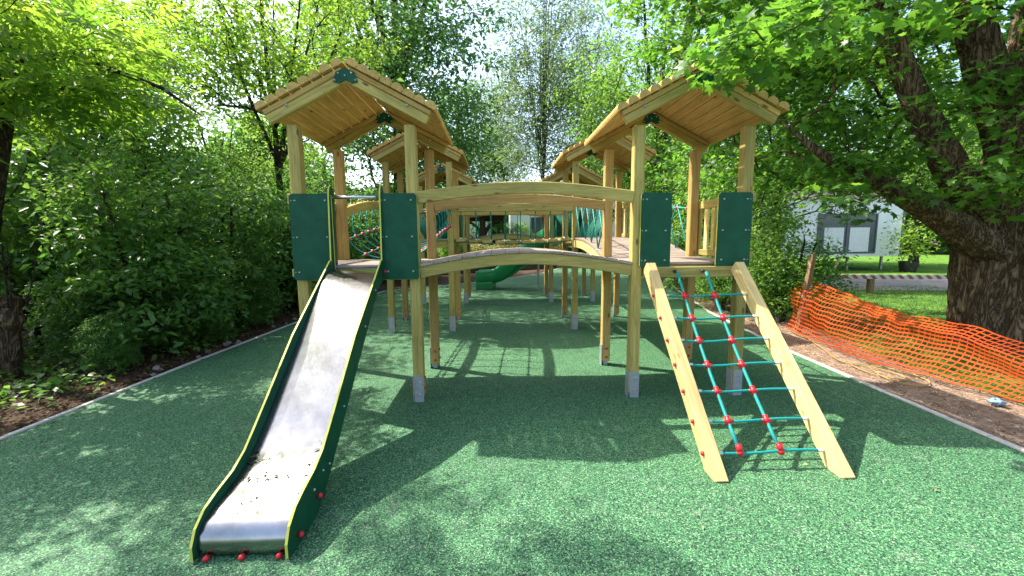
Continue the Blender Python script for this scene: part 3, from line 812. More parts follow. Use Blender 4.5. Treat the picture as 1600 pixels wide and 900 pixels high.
def skeleton(limbs, clumps, rtip=.006, expo=.44, base_r=None, rise=.15, sides=6, jit=.04, rg=rng, wmin=0):
    nodes = []; par = []; cost = []; fixedr = {}
    for L, rr in limbs:
        L = [np.array(p, float) for p in L]
        start = 0 if not nodes else int(np.argmin([np.linalg.norm(q - L[0]) for q in nodes]))
        prev = -1 if not nodes else start
        tot = len(L)
        for i, p in enumerate(L):
            if i > 0:
                segs = max(1, int(np.linalg.norm(p - L[i - 1]) / .5))
                for s in range(1, segs + 1):
                    q = L[i - 1] + (p - L[i - 1]) * s / segs + rg.normal(0, jit * .3, 3)
                    t = (i - 1 + s / segs) / (tot - 1)
                    nodes.append(q); par.append(prev); cost.append((cost[prev] if prev >= 0 else 0) + np.linalg.norm(p - L[i - 1]) / segs)
                    fixedr[len(nodes) - 1] = rr[0] + (rr[1] - rr[0]) * t; prev = len(nodes) - 1
            else:
                if not fixedr or np.linalg.norm(nodes[start] - p) > .02:
                    nodes.append(p); par.append(prev); cost.append(cost[prev] + .1 if prev >= 0 else 0); fixedr[len(nodes) - 1] = rr[0]; prev = len(nodes) - 1
    z0 = nodes[0]
    order = np.argsort(np.linalg.norm(clumps - z0, axis=1))
    arr = np.zeros((len(nodes) + len(clumps) * 4 + 5, 3)); cst = np.zeros(len(arr)); n = len(nodes)
    arr[:n] = nodes; cst[:n] = cost; par = list(par)
    trunk0 = 1 if n > 2 else 0
    for ci in order:
        c = clumps[ci]
        d = np.linalg.norm(arr[trunk0:n] - c, axis=1) + .35 * cst[trunk0:n] + .6 * np.maximum(0, arr[trunk0:n, 2] - c[2])
        j = int(np.argmin(d)) + trunk0; a = arr[j]; ln = np.linalg.norm(c - a)
        k = 3 if ln > .5 else 2; prev = j
        for s in range(1, k + 1):
            t = s / k; q = a + (c - a) * t + np.array([0, 0, rise * ln * math.sin(math.pi * t) * .6]) + (rg.normal(0, jit * ln, 3) if s < k else 0)
            arr[n] = q; cst[n] = cst[prev] + ln / k; par.append(prev); prev = n; n += 1
    w = np.zeros(n); kids = [0] * n
    for i in range(n - 1, -1, -1):
        if kids[i] == 0: w[i] += 1
        if par[i] >= 0: w[par[i]] += w[i]; kids[par[i]] += 1
    rad = rtip * w ** expo
    for i, r in fixedr.items(): rad[i] = max(r, 0) if r else rad[i]
    # branches: follow the heaviest child
    heavy = {}
    for i in range(n):
        if par[i] >= 0 and (par[i] not in heavy or rad[i] > rad[heavy[par[i]]]): heavy[par[i]] = i
    Vs = []; Fs = []; nv = 0
    for i in range(n):
        if par[i] < 0 or heavy[par[i]] != i:
            if w[i] < wmin and not i in fixedr: continue
            ch = [] if par[i] < 0 else [par[i]]
            j = i; ch.append(j)
            while j in heavy: j = heavy[j]; ch.append(j)
            if len(ch) < 2: continue
            pts = arr[ch]; rr = rad[ch].copy()
            if par[i] >= 0: rr[0] = min(rad[par[i]], rr[1] * 1.15)
            rr[-1] *= .5
            sd = sides if rr.max() > .03 else 4
            big = rr.max() > .2
            if rr.max() > .15: sd = 14
            if big:
                ds = np.concatenate([[0], np.cumsum(np.linalg.norm(np.diff(pts, axis=0), axis=1))]); tt = np.arange(0, ds[-1], .05)
                pts = np.stack([np.interp(tt, ds, pts[:, q]) for q in range(3)], 1); rr = np.interp(tt, ds, rr); sd = 90
                ker = np.ones(9) / 9
                pts = np.stack([np.convolve(np.pad(pts[:, q], 4, 'edge'), ker, 'valid') for q in range(3)], 1)
            T = np.gradient(pts, axis=0); T /= np.linalg.norm(T, axis=1)[:, None] + 1e-9
            u = np.cross(T[0], [.3, .9, .2]); u /= np.linalg.norm(u)
            ring = []
            for q in range(len(pts)):
                u = u - T[q] * np.dot(u, T[q]); u /= np.linalg.norm(u) + 1e-9; vv = np.cross(T[q], u)
                a = np.linspace(0, 2 * math.pi, sd, endpoint=False)
                R_ = rr[q]
                if big:
                    z_ = q * .05
                    w1 = np.abs(np.sin(a * 11 + 1.3 * np.sin(z_ * 2.3 + a * 2) + .6 * np.sin(z_ * 6.1 + a * 5)))
                    w2 = np.abs(np.sin(a * 17 + 2.1 * np.sin(z_ * 1.6 + a * 3) + 1.1 * np.sin(z_ * 9 + a)))
                    brk = np.clip(np.sin(z_ * 21 + 5 * np.sin(a * 7)) + .75, 0, 1)
                    R_ = rr[q] * (1 + .05 * np.cos(a * 3 + z_ * .7) + .035 * np.cos(a * 5 - z_)) + .030 * min(1, rr[q] / .4) * (np.minimum(w1, w2) * 1.6 - .6) * (.55 + .45 * brk)
                    R_ = R_[:, None]
                ring.append(pts[q] + R_ * (np.cos(a)[:, None] * u + np.sin(a)[:, None] * vv))
            m_ = len(pts); Vs.append(np.concatenate(ring)); a = np.arange(m_ - 1)[:, None] * sd; j_ = np.arange(sd)[None]
            f = np.stack([a + j_, a + (j_ + 1) % sd, a + sd + (j_ + 1) % sd, a + sd + j_], -1).reshape(-1, 4) + nv
            Fs.append(f); nv += len(Vs[-1])
    return np.concatenate(Vs), np.concatenate(Fs)

def make_tree(name, label, cat, base, limbs, ells, nclump, per, csize, lsize, kind, lmat, bmat, group=None, shell=.45,
              tilt=.55, flat=.55, seed=1, keep=None, rtip=.006, extra=None, droop=.25, wmin=0, sides=6):
    rg = np.random.default_rng(seed)
    C = envelope(ells, nclump, shell, rg, keep)
    if extra is not None: C = np.concatenate([C, np.array(extra)])
    root = empty(name, base); tag(root, label, cat, group)
    V, F = skeleton(limbs, C, rtip, rg=rg, wmin=wmin, sides=sides)
    fastmesh('trunk', V, F, bmat, parent=root, loc=base, smooth=True)
    k = rg.poisson(per, len(C)); idx_ = np.repeat(np.arange(len(C)), k)
    off = rg.normal(0, 1, (len(idx_), 3)); off /= np.linalg.norm(off, axis=1)[:, None]
    rr = rg.uniform(.15, 1, len(idx_)) ** .5
    cs = csize * rg.uniform(.7, 1.35, len(C))[idx_]
    P = C[idx_] + off * (rr * cs)[:, None] * np.array([1, 1, flat])
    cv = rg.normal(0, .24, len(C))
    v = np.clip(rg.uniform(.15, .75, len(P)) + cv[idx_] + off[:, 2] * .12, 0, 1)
    V, F, v = leaves(P, lsize, kind, tilt, v, rg, off * np.array([1, 1, .4]), droop)
    fastmesh('crown', V, F, lmat, v, root, base)
    return root

def clone(src, label, base, rz, sc_):
    c = copy_tree(src); c.location = base; c.rotation_euler = (0, 0, rz); c.scale = (sc_, sc_, sc_) if not hasattr(sc_, '__len__') else sc_
    c['label'] = label; return c

# ---- leaning stake, orange mesh, cord
st = beam('leaning_stake', (4.72, 6.2, -.05), (4.90, 6.22, 1.24), .075, .075, M['stake'], None)
tag(st, 'leaning wooden stake at the left end of the orange mesh fence', 'stake')
def P3(a): return np.array(a, float)
bot = [P3(p) for p in [(4.62, 6.35, .06), (4.50, 5.7, .03), (4.42, 5.1, .04), (4.42, 4.5, .05), (4.55, 3.95, .06), (4.66, 3.4, .03), (4.80, 2.7, .02), (4.95, 1.9, .03)]]
top = [P3(p) for p in [(4.80, 6.35, .86), (4.78, 5.7, .80), (4.72, 5.1, .74), (4.70, 4.5, .66), (4.86, 3.95, .63), (5.10, 3.4, .46), (5.25, 2.7, .38), (5.35, 1.9, .34)]]
def along(L, t):
    x = t * (len(L) - 1); i = min(int(x), len(L) - 2); return L[i] + (L[i + 1] - L[i]) * (x - i)
def fs(u, v):
    b, t = along(bot, u), along(top, u); p = b + (t - b) * v
    w = .014 * math.sin(u * 31 + v * 6 + 2 * math.sin(u * 9)) + .055 * math.sin(v * 7 + u * 9) + .006 * math.sin(u * 95 + v * 5)
    p = p + np.array([w, .02 * math.sin(u * 60), 0]); p[2] += .02 * math.sin(u * 14 + 1) * v + .006 * math.sin(u * 70)
    if v > .72: p[0] += (v - .72) * .35; p[2] -= (v - .72) * .28    # the top edge folds over
    return p
mb = MB(); NU, NV = 88, 14
for j in range(NV + 1):
    v = j / NV; hw_ = .0088 if j not in (0, NV) else .010
    A = [fs(i / (NU * 1.0), v) for i in range(NU + 1)]
    tv = [fs(i / NU, min(1, v + .02)) - fs(i / NU, max(0, v - .02)) for i in range(NU + 1)]
    V = []
    for p, t in zip(A, tv): t = t / (np.linalg.norm(t) + 1e-9); V += [p - t * hw_, p + t * hw_]
    mb.add(V, [(2 * i, 2 * i + 1, 2 * i + 3, 2 * i + 2) for i in range(NU)])
for i in range(NU + 1):
    u = i / NU; du = .0009
    V = []
    for j in range(NV * 1 + 1):
        a, b = fs(max(0, u - du), j / NV), fs(min(1, u + du), j / NV); n_ = np.array([.002, 0, .001]); V += [a + n_, b + n_]
    mb.add(V, [(2 * j, 2 * j + 1, 2 * j + 3, 2 * j + 2) for j in range(NV)])
of = mb.build('barrier_mesh', M['orange'], None, (4.7, 4.5, 0))
tag(of, 'sagging orange plastic barrier mesh along the edge of the lawn', 'barrier mesh')
def ground_cord(name, pts, r, mat, label, cat):
    P = [Vector((x, y, r)) for x, y in pts]; fine = []
    for i in range(len(P) - 1):
        p0, p1, p2, p3 = P[max(i - 1, 0)], P[i], P[i + 1], P[min(i + 2, len(P) - 1)]
        for k in range(6):
            t = k / 6; fine.append(.5 * ((2 * p1) + (-p0 + p2) * t + (2 * p0 - 5 * p1 + 4 * p2 - p3) * t * t + (-p0 + 3 * p1 - 3 * p2 + p3) * t ** 3))
    fine.append(P[-1]); mb = MB(); mb.tube(fine, r, 6); return tag(mb.build(name, mat, None, tuple(P[0]), smooth=True), label, cat)
ground_cord('cord', [(4.66, 6.0), (4.35, 5.2), (4.15, 4.7), (4.35, 4.35), (4.3, 4.0), (4.1, 4.25), (4.2, 4.6), (4.5, 4.3), (4.45, 3.95), (4.2, 3.85), (4.12, 4.1), (4.3, 4.5)], .0065, M['hose'], 'looped yellow cord lying in front of the orange mesh', 'cord')
mb = MB(); V_ = []
mb.ball((4.45, 3.38, .025), .055, 14, 8, .5)
o = mb.build('plastic_bag', M['blue_bag'], None, (4.45, 3.38, 0), smooth=True); tag(o, 'crumpled pale blue plastic bag on the ground before the orange mesh', 'plastic bag')
for v_ in o.data.vertices: v_.co += Vector(rng.normal(0, .008, 3))

# ---- knee rail with barrier tape
kr = empty('knee_rail', (10, 10.6, 0)); tag(kr, 'low timber knee rail wrapped in red and white tape beside the gravel road', 'low fence')
kp = [(6.6, 11.9), (8.2, 11.1), (9.94, 10.55), (11.95, 10.25)]
for p in kp: beam('post', (*p, -.02), (*p, .40), .12, .12, M['stake'], kr, up=(0, 1, 0))
for a, b in zip(kp[:-1], kp[1:]):
    beam('rail', (*a, .43), (*b, .43), .13, .075, M['stake'], kr)
a, b = Vector((7.8, 11.26, .47)), Vector((12.4, 10.14, .47))
mb = MB(); k = 46; V = []
for i in range(k + 1):
    p = a + (b - a) * i / k if i < k * .38 else None
    t = i / k; p = Vector((7.8 + 4.6 * t, np.interp(7.8 + 4.6 * t, [8.2, 9.94, 11.95, 12.4], [11.1, 10.55, 10.25, 10.18]), .478))
    V += [p + Vector((0, -.075, -.10)), p + Vector((0, -.07, .0)), p + Vector((0, .07, .002))]
mb.add([tuple(v) for v in V], sum([[(3 * i, 3 * i + 3, 3 * i + 4, 3 * i + 1), (3 * i + 1, 3 * i + 4, 3 * i + 5, 3 * i + 2)] for i in range(k)], []))
mb.build('barrier_tape', M['tape'], kr, (10, 10.6, .47))

# ---- static caravans
def caravan(label, x0, x1, y, zb, zt, depth, rz=0, windows=(), name='static_caravan'):
    r = empty(name, ((x0 + x1) / 2, y, 0)); tag(r, label, 'caravan')
    w = x1 - x0; cx, cy = (x0 + x1) / 2, y
    mb = MB(); mb.box((cx, cy + depth / 2, (zb + zt) / 2), (w, depth, zt - zb)); mb.build('wall', M['white_wall'], r, (cx, cy, zb))
    mb = MB(); hh = .55
    V = [(x0 - .12, cy - .12, zt), (x1 + .12, cy - .12, zt), (x1 + .12, cy + depth + .12, zt), (x0 - .12, cy + depth + .12, zt), (x0 - .12, cy + depth / 2, zt + hh), (x1 + .12, cy + depth / 2, zt + hh)]
    mb.add(V, [(3, 2, 1, 0), (0, 1, 5, 4), (2, 3, 4, 5), (0, 4, 3), (1, 2, 5)]); mb.build('roof', M['slate'], r, (cx, cy, zt))
    for (a, b, c, d, curt) in windows:
        f = MB(); xx = (a + b) / 2; zz = (c + d) / 2
        f.box((xx, cy - .015, c), (b - a, .05, .06)); f.box((xx, cy - .015, d), (b - a, .05, .06))
        for q in (a, xx, b): f.box((q, cy - .018, zz), (.06, .05, d - c))
        fo = f.build('window', M['grey_frame'], r, (xx, cy, c))
        g = MB(); g.box((xx, cy - .006, zz), (b - a, .012, d - c)); g.build('pane', M['glass'], fo, (xx, cy, c))
        if curt:
            for q in ((a * .72 + b * .28), (a * .28 + b * .72)):
                g = MB(); n = 15; ww = (b - a) * .17
                P = [(q - ww + 2 * ww * i / n, cy - .022 + .006 * (i % 2)) for i in range(n + 1)]
                g.add([(x, y_, z_) for x, y_ in P for z_ in (c + .05, c + (d - c) * .66)], [(2 * i, 2 * i + 2, 2 * i + 3, 2 * i + 1) for i in range(n)])
                g.build('curtain', M['curtain'], fo, (xx, cy, c))
    # cladding corner trims and skirt struts
    for q in (x0 + .04, x1 - .04):
        g = MB(); g.box((q, cy - .01, (zb + zt) / 2), (.1, .03, zt - zb - .02)); g.build('corner_trim', M['grey_frame'] if q > cx else M['white_wall'], r, (q, cy, zb))
    n = int(w / 1.6) + 1
    for i in range(n):
        q = x0 + .4 + i * (w - .8) / max(1, n - 1)
        g = MB(); g.box((q, cy + .5, zb / 2), (.08, .08, zb)); g.build('leg', M['zinc'], r, (q, cy + .5, 0))
    return r
c1 = caravan('white static caravan with grey framed glazed doors beyond the gravel road', 10.6, 17.75, 17.5, .62, 3.1, 4.0,
             windows=((13.9, 16.5, .78, 2.45, True), (11.2, 12.4, 1.3, 2.3, False)))
beam('prop', (14.6, 17.3, .05), (14.95, 17.45, .62), .09, .05, M['pine_new'], c1)
c2 = caravan('white static caravan seen under the bridges behind the pergola', .9, 9.6, 27.5, .9, 4.0, 4.0,
             windows=((2.3, 3.5, 1.7, 2.9, False), (5.2, 6.8, 1.7, 2.9, True)))
c3 = caravan('far white static caravan left of the pergola post', -6.5, -.6, 34.0, .9, 3.5, 4.0, windows=((-4.5, -3.3, 1.7, 2.8, False),))
# ---- pergola
pg = empty('pergola', (-.9, 23, .52)); tag(pg, 'dark timber pergola with curved braces behind the sleeper wall', 'pergola')
for (x, y) in ((-3.6, 23), (-.82, 23), (-3.6, 26), (-.82, 26)):
    beam('post', (x, y, .52), (x, y, 2.62), .26, .26, M['dark_timber'], pg, up=(0, 1, 0))
    for sg in (-1, 1):
        mb = MB(); mb.sweep([(x + sg * (.10 + .95 * (1 - math.cos(a))), y, 1.55 + 1.0 * math.sin(a)) for a in np.linspace(0, math.pi / 2, 9)], csec(.10, .12))
        mb.build('brace', M['dark_timber'], pg, (x, y, 1.6))
for y in (23, 26): beam('beam', (-4.6, y, 2.74), (.4, y, 2.74), .14, .24, M['dark_timber'], pg)
mb = MB()
mb.add([(-5, 22.4, 2.88), (.6, 22.4, 2.88), (.6, 24.5, 3.3), (-5, 24.5, 3.3), (-5, 26.6, 2.88), (.6, 26.6, 2.88)], [(0, 1, 2, 3), (3, 2, 5, 4), (0, 3, 4), (1, 5, 2), (0, 4, 5, 1)])
mb.build('roof', M['slate'], pg, (-.9, 24, 2.8))

# ------------------------------------------------------------------ vegetation
BK, BT = M['bark'], M['bark_thin']
TR = 'trees around the playground'
# big maple on the right
base = (6.95, 5.3, 0)
mlimbs = [([(7.22, 5.3, -.15), (7.18, 5.3, .25), (7.10, 5.3, 1.0), (7.0, 5.3, 1.75), (6.9, 5.3, 2.2)], (.76, .56)),
          ([(6.8, 5.25, 1.25), (6.3, 5.2, 1.45), (5.6, 5.2, 1.85), (4.9, 5.2, 2.2), (4.3, 5.25, 2.45), (3.8, 5.4, 2.9)], (.24, .02)),
          ([(6.7, 5.3, 1.7), (6.1, 5.3, 2.15), (5.6, 5.3, 2.85), (5.3, 5.35, 3.5), (5.0, 5.4, 4.2), (4.7, 5.5, 5.6)], (.21, .08)),
          ([(6.9, 5.3, 2.0), (6.55, 5.25, 2.85), (6.1, 5.2, 3.6), (5.8, 5.2, 4.4), (5.5, 5.2, 6.0)], (.25, .12)),
          ([(6.9, 5.4, 2.2), (7.2, 5.6, 3.5), (7.5, 5.8, 5.2), (7.6, 6.0, 7.5)], (.30, .16)),
          ([(6.7, 5.2, 1.95), (6.0, 4.5, 2.9), (5.2, 4.0, 3.5), (4.3, 3.6, 3.9), (3.2, 3.5, 3.9), (2.4, 3.4, 3.5)], (.16, .015)),
          ([(7.0, 5.0, 2.1), (7.6, 4.3, 3.2), (8.2, 3.6, 4.6)], (.3, .12))]
E_ = [(6.4, 6.2, 6.2, 4.2, 4.0, 3.4), (4.0, 5.6, 4.6, 2.1, 2.0, 1.7), (3.9, 3.7, 3.9, 1.5, 1.3, .85), (5.0, 5.6, 3.1, 1.5, 1.4, .9), (5.6, 4.2, 2.55, .9, .7, .55), (7.6, 3.8, 4.4, 1.8, 1.6, 2.0), (5.0, 7.6, 3.6, 2.0, 1.6, 1.6)]
hang = [(1.72, 3.25, 2.86), (1.95, 3.28, 2.80), (2.1, 3.3, 2.98), (2.3, 3.3, 3.1), (1.85, 3.2, 3.05), (2.6, 3.4, 3.2), (2.9, 3.4, 3.4), (3.2, 3.4, 3.5), (2.5, 3.3, 3.45),
        (4.05, 5.0, 2.05), (4.35, 4.9, 1.95), (4.6, 5.1, 1.9), (4.9, 5.1, 2.05), (4.2, 5.2, 2.3), (5.1, 4.9, 2.2), (4.45, 5.0, 2.35),
        (5.35, 4.6, 1.95), (5.7, 4.4, 1.85), (5.6, 4.3, 2.1), (5.9, 4.5, 2.05), (4.95, 4.0, 2.1), (5.2, 4.0, 2.3)]
make_tree('maple_tree', 'huge old maple with ridged bark and spreading limbs behind the orange mesh', 'tree', base, mlimbs, E_, 900, 70, .42, .104, 'maple', M['leaf_maple'], BK,
          shell=.3, tilt=.42, flat=.5, seed=3, rtip=.0065, extra=hang, droop=.5,
          keep=lambda P: ~((P[:, 1] < 3.0) & (P[:, 0] < 3.6)) & ~((P[:, 0] < 2.9) & (P[:, 1] < 5.3)) & (P[:, 2] > 1.75) & ~((P[:, 1] < 4.9) & (P[:, 0] > 4.2) & (P[:, 2] < 4.2) & (np.sin(P[:, 0] * 91 + P[:, 1] * 57) >  .25)))
# near ash, upper left
make_tree('ash_tree', 'young ash with bright feathery leaves reaching in from the upper left', 'tree', (-6.1, 4.9, 0),
          [([(-6.1, 4.9, -.1), (-5.75, 4.8, 1.2), (-5.3, 4.7, 2.4), (-5.0, 4.7, 3.4), (-4.8, 4.8, 4.4)], (.11, .05)),
           ([(-5.5, 4.7, 2.9), (-4.6, 4.3, 3.2), (-3.9, 4.2, 3.25), (-3.2, 4.3, 3.0), (-2.9, 4.35, 2.75)], (.045, .012)),
           ([(-5.2, 4.7, 2.7), (-4.7, 3.9, 3.4), (-4.2, 3.3, 3.7)], (.045, .015))],
          [(-4.7, 4.3, 3.5, 1.5, 1.3, 1.0), (-4.0, 4.4, 3.05, 1.1, .6, .35), (-5.2, 4.0, 2.7, 1.0, 1.1, .5), (-5.9, 6.6, 4.2, 1.4, 1.0, 1.0), (-4.5, 3.3, 5.8, 1.3, 1.1, .7)], 190, 17, .36, .26, 'ash', M['leaf_ash'], BT, TR, shell=.1, tilt=.4, flat=.45, seed=5, rtip=.004, droop=.6)  # last lobe is above the view, added to dapple the foreground with shade
# stump on the far left with shoots
sp_ = empty('tree_stump', (-5.62, 4.75, 0)); tag(sp_, 'pollarded stump with thin shoots among the dark shrubs', 'tree stump')
mb = MB(); zz = np.linspace(-.1, .92, 26); rrr = np.interp(zz, [-.1, .15, .5, .62, .78, .92], [.19, .14, .125, .17, .155, .13]) * (1 + .05 * np.sin(zz * 31))
mb.tube([(-5.66 + .18 * z_, 4.75 + .02 * math.sin(z_ * 7), z_) for z_ in zz], list(rrr), 22); mb.f.append(tuple(range(25 * 22, 26 * 22))); mb.mi.append(0)
so = mb.build('trunk', BK, sp_, (-5.62, 4.75, 0), smooth=True)
for v_ in so.data.vertices: v_.co *= 1; v_.co.x += rng.normal(0, .007); v_.co.y += rng.normal(0, .007)
for i in range(7):
    a = random.uniform(0, 6.28); mb = MB(); mb.tube([(-5.46 + .13 * math.cos(a), 4.75 + .13 * math.sin(a), .8), (-5.44 + .22 * math.cos(a), 4.75 + .22 * math.sin(a), 1.15), (-5.42 + .26 * math.cos(a), 4.75 + .26 * math.sin(a), 1.5)], [.009, .007, .003], 5)
    mb.build('shoot', BT, sp_, (-5.46, 4.75, 1))

# dark shrubs on the left: three source shrubs and copies of them
def shrub(name, label, base, h, w, seed, kind='leaf', lsize=.105, mat='leaf_dark', n=160, per=62, cat='shrub', group='dark shrubs along the left edge', low=.25, csz=.30):
    x, y, z = base
    limbs = [([(x, y, z - .05), (x, y, z + h * .15)], (.05, .045))]
    for i in range(5):
        a = i * 1.257 + seed; limbs.append(([(x, y, z + .1), (x + .3 * w * math.cos(a), y + .3 * w * math.sin(a), z + h * .4), (x + .5 * w * math.cos(a), y + .5 * w * math.sin(a), z + h * .75)], (.035, .015)))
    e = [(x, y, z + h * .55, w, w, h * .47), (x + .3 * w, y - .2 * w, z + h * .32, w * .8, w * .8, h * .28), (x - .2 * w, y + .3 * w, z + h * .4, w * .8, w * .8, h * .38)]
    return make_tree(name, label, cat, base, limbs, e, n, per, csz, lsize, kind, M[mat], BT, group, shell=.25, tilt=.6, flat=.6, seed=seed, rtip=.004,
                     keep=lambda P: P[:, 2] > z + low * .4)
SH = [shrub('shrub', 'dark leafy shrub beside the stump at the left edge of the view', (-4.75, 5.75, 0), 2.75, 1.0, 11),
      shrub('shrub', 'dark spreading shrub over the bare earth left of the slide', (-4.8, 7.3, 0), 2.9, 1.1, 12, lsize=.10),
      shrub('shrub', 'finely leaved dark shrub just left of the front left tower', (-4.75, 9.1, 0), 2.9, 1.1, 13, 'narrow', .14)]
nm = ['fourth dark shrub along the left edge, seen between the posts of the front left tower', 'dark shrub left of the middle left tower', 'dark shrub left of the rearmost left tower', 'dark shrub at the far left corner of the green surface',
      'tall dark shrub behind the stump', 'tall dark shrub behind the bare earth strip', 'tall dark shrub in the second row left of the front tower', 'tall dark shrub in the second row beyond the net tunnel', 'tall dark shrub in the second row near the sleeper wall', 'dark shrub at the near left edge under the ash',
      'dark shrub behind the sleeper wall at left']
spots = [(1, -4.8, 11.1, 1.0), (0, -4.6, 13.0, 1.05), (2, -4.4, 15.0, 1.0), (1, -3.4, 17.0, .8), (0, -6.9, 6.3, 1.3), (1, -7.0, 8.6, 1.35), (2, -6.9, 11.0, 1.4), (0, -6.8, 13.5, 1.4), (1, -6.4, 16, 1.4), (2, -6.6, 3.7, .8), (0, -5.5, 19, 1.1)]
for (k, x, y, s_), l in zip(spots, nm): clone(SH[k], l, (x, y, 0), random.uniform(0, 6.2), s_)

# low seedlings on the left earth
for i, (x, y, s_, l) in enumerate([(-4.5, 4.9, .22, 'small leafy seedling on the bare earth nearest the left edge'), (-4.25, 6.2, .2, 'small seedling by the pale edging left of the slide'), (-4.4, 8.0, .24, 'bright low sapling at the foot of the dark shrubs'), (-4.55, 5.7, .3, 'low bramble sprig under the first dark shrub')]):
    clone(SH[i % 2], l, (x, y, 0), i * 2., s_)
for x, y, s_, l in ((-5.35, 5.45, .46, 'low bushy shrub right behind the stump'), (-4.65, 4.95, .26, 'small dark bush in front of the stump shrub'), (-4.4, 7.2, .34, 'low dark bush at the edging left of the slide top'), (-4.35, 9.4, .36, 'low dark bush by the edging beside the front left tower')): clone(SH[0], l, (x, y, 0), x * 3, s_)
bpy.context.view_layer.update()

# right hand shrubs
R1 = shrub('shrub', 'glossy green shrub beside the leaning stake', (5.15, 7.15, 0), 1.9, .85, 21, 'leaf', .075, 'leaf_mid', 130, 70, group='shrubs on the right')
R2 = shrub('shrub', 'tall bright shrub seen between the right ladder tower posts', (5.3, 9.4, 0), 3.6, 1.5, 22, 'leaf', .10, 'leaf_mid', 220, 62, group='shrubs on the right')
clone(R2, 'bright shrub right of the pergola in front of the white caravan', (1.3, 24.2, .5), 1., .62)
clone(R2, 'tall shrub behind the middle right tower', (5.9, 12.2, 0), 2., 1.1)
clone(R2, 'shrub right of the rearmost right tower', (7.4, 14.6, 0), 4., .9)
clone(R1, 'small green shrub at the foot of the right hand hedge', (4.75, 8.4, 0), 1.1, .75)
# woodland trees
def wood_tree(label, x, y, h, w, seed, mat='leaf_mid', kind='leaf', lsize=.16, n=260, per=60, csz=.75, trunk=.16, low=.28, group=TR, shell=.3, name='tree', z=0, keep=None, wm=0, multi=1):
    limbs = [([(x, y, z - .1), (x + .1, y, z + h * .3), (x + .25 * math.sin(seed), y + .2 * math.cos(seed), z + h * .75)], (trunk, trunk * .4))]
    rg = np.random.default_rng(seed)
    for i in range(5 + multi):
        a = rg.uniform(0, 6.28); s0 = rg.uniform(.15, .45) if multi > 1 else rg.uniform(.3, .55); t = rg.uniform(.35, .7) * w * (.6 if multi > 1 else 1)
        limbs.append(([(x + .1, y, z + h * s0), (x + .5 * t * math.cos(a), y + .5 * t * math.sin(a), z + h * (s0 + .18)), (x + t * math.cos(a), y + t * math.sin(a), z + h * min(.93, s0 + .42))], (trunk * .5, trunk * .16)))
    hc = z + h * (low + 1) / 2; hr = h * (1 - low) / 2
    e = [(x, y, hc, w, w, hr), (x + .35 * w, y - .3 * w, hc - hr * .35, w * .7, w * .7, hr * .5), (x - .4 * w, y + .1 * w, hc - .1 * hr, w * .7, w * .7, hr * .55)]
    return make_tree(name, label, 'tree', (x, y, z), limbs, e, n, per, csz, lsize, kind, M[mat], BT, group, shell=shell, tilt=.6, flat=.6, seed=seed, rtip=.008, keep=keep, wmin=wm)
sunlane = lambda P: (P[:, 2] < (-1.3 - P[:, 0]) / .70) | (P[:, 1] - .344 * P[:, 2] > 5.8)
W1 = wood_tree('bright sunlit tree rising behind the left hedge beside the front left roof', -5.4, 10.5, 9.5, 2.8, 31, 'leaf_ash', 'leaf', .12, 330, 58, .58, trunk=.10, low=.36, keep=sunlane)
W2 = wood_tree('big dark green tree directly behind the left towers', -4.0, 17.2, 15.5, 4.0, 32, 'leaf_blue', 'leaf', .22, 430, 60, .95, .28, low=.10)
W3 = wood_tree('tall thin multi stemmed tree against the bright sky in the gap', 2.6, 24.0, 19, 3.2, 33, 'leaf_willow', 'narrow', .26, 460, 40, .8, .09, low=.12, shell=.15, multi=6)
W4 = wood_tree('sunlit green tree behind the right hand towers', 5.9, 15.5, 11, 3.3, 34, 'leaf_mid', 'leaf', .17, 330, 60, .75, .2, low=.1)
W5 = wood_tree('broad leafy tree behind the hedge at far left', -10.5, 11.0, 9.5, 3.0, 35, 'leaf_mid', 'leaf', .15, 300, 50, .7, .16, low=.12, keep=sunlane)
clone(W5, 'shaded tree behind the tall shrubs left of the net tunnel', (-9.6, 15.0, 0), 2., .66)
clone(W5, 'woodland tree at left beyond the second row of shrubs', (-8.3, 18.5, 0), 4., .68)
clone(W5, 'leafy tree far back on the left behind the big dark tree', (-15, 10.5, 0), 1., 1.2)
clone(W5, 'leafy tree standing between the ash and the bright sunlit tree', (-9.2, 8.8, 0), 5., .85)
clone(W2, 'dark tree at the left of the bright gap behind the pergola', (-2.8, 34, 0), 2.7, .95)
clone(W3, 'slender pale tree at the right side of the bright gap', (6.4, 28.5, 0), 1.9, 1.0)
clone(W3, 'slender pale tree farther back in the bright gap', (.6, 38, 0), 4., .95)
clone(W4, 'tall tree behind the maple near the white caravan', (9.8, 14.2, 0), 2., (1.0, 1.0, 1.0))
clone(W4, 'tree standing right behind the white caravan', (14, 24.5, 0), .5, 1.15)
clone(W4, 'dark tree right of the white caravan', (20.5, 19.5, 0), 3.5, .95)
clone(W4, 'dark tree at the right beyond the road', (25, 17, 0), 4.5, 1.0)
clone(W4, 'tree behind the trunk of the maple beyond the road', (30, 21, 0), 1.5, 1.2)
clone(W4, 'tree behind the far white caravan in the middle', (9.5, 33, 0), 5.5, 1.1)
clone(W2, 'distant tree right of the bright gap', (15, 38, 0), 3., .9)
for x, y, a, l in ((3.2, 22.6, 1., 'low shrub beside the pergola under the rope bridge'), (-2.2, 20.6, 2., 'low shrub on the raised bed left of the pergola post')):
    clone(R1, l, (x, y, .5), a, .9)
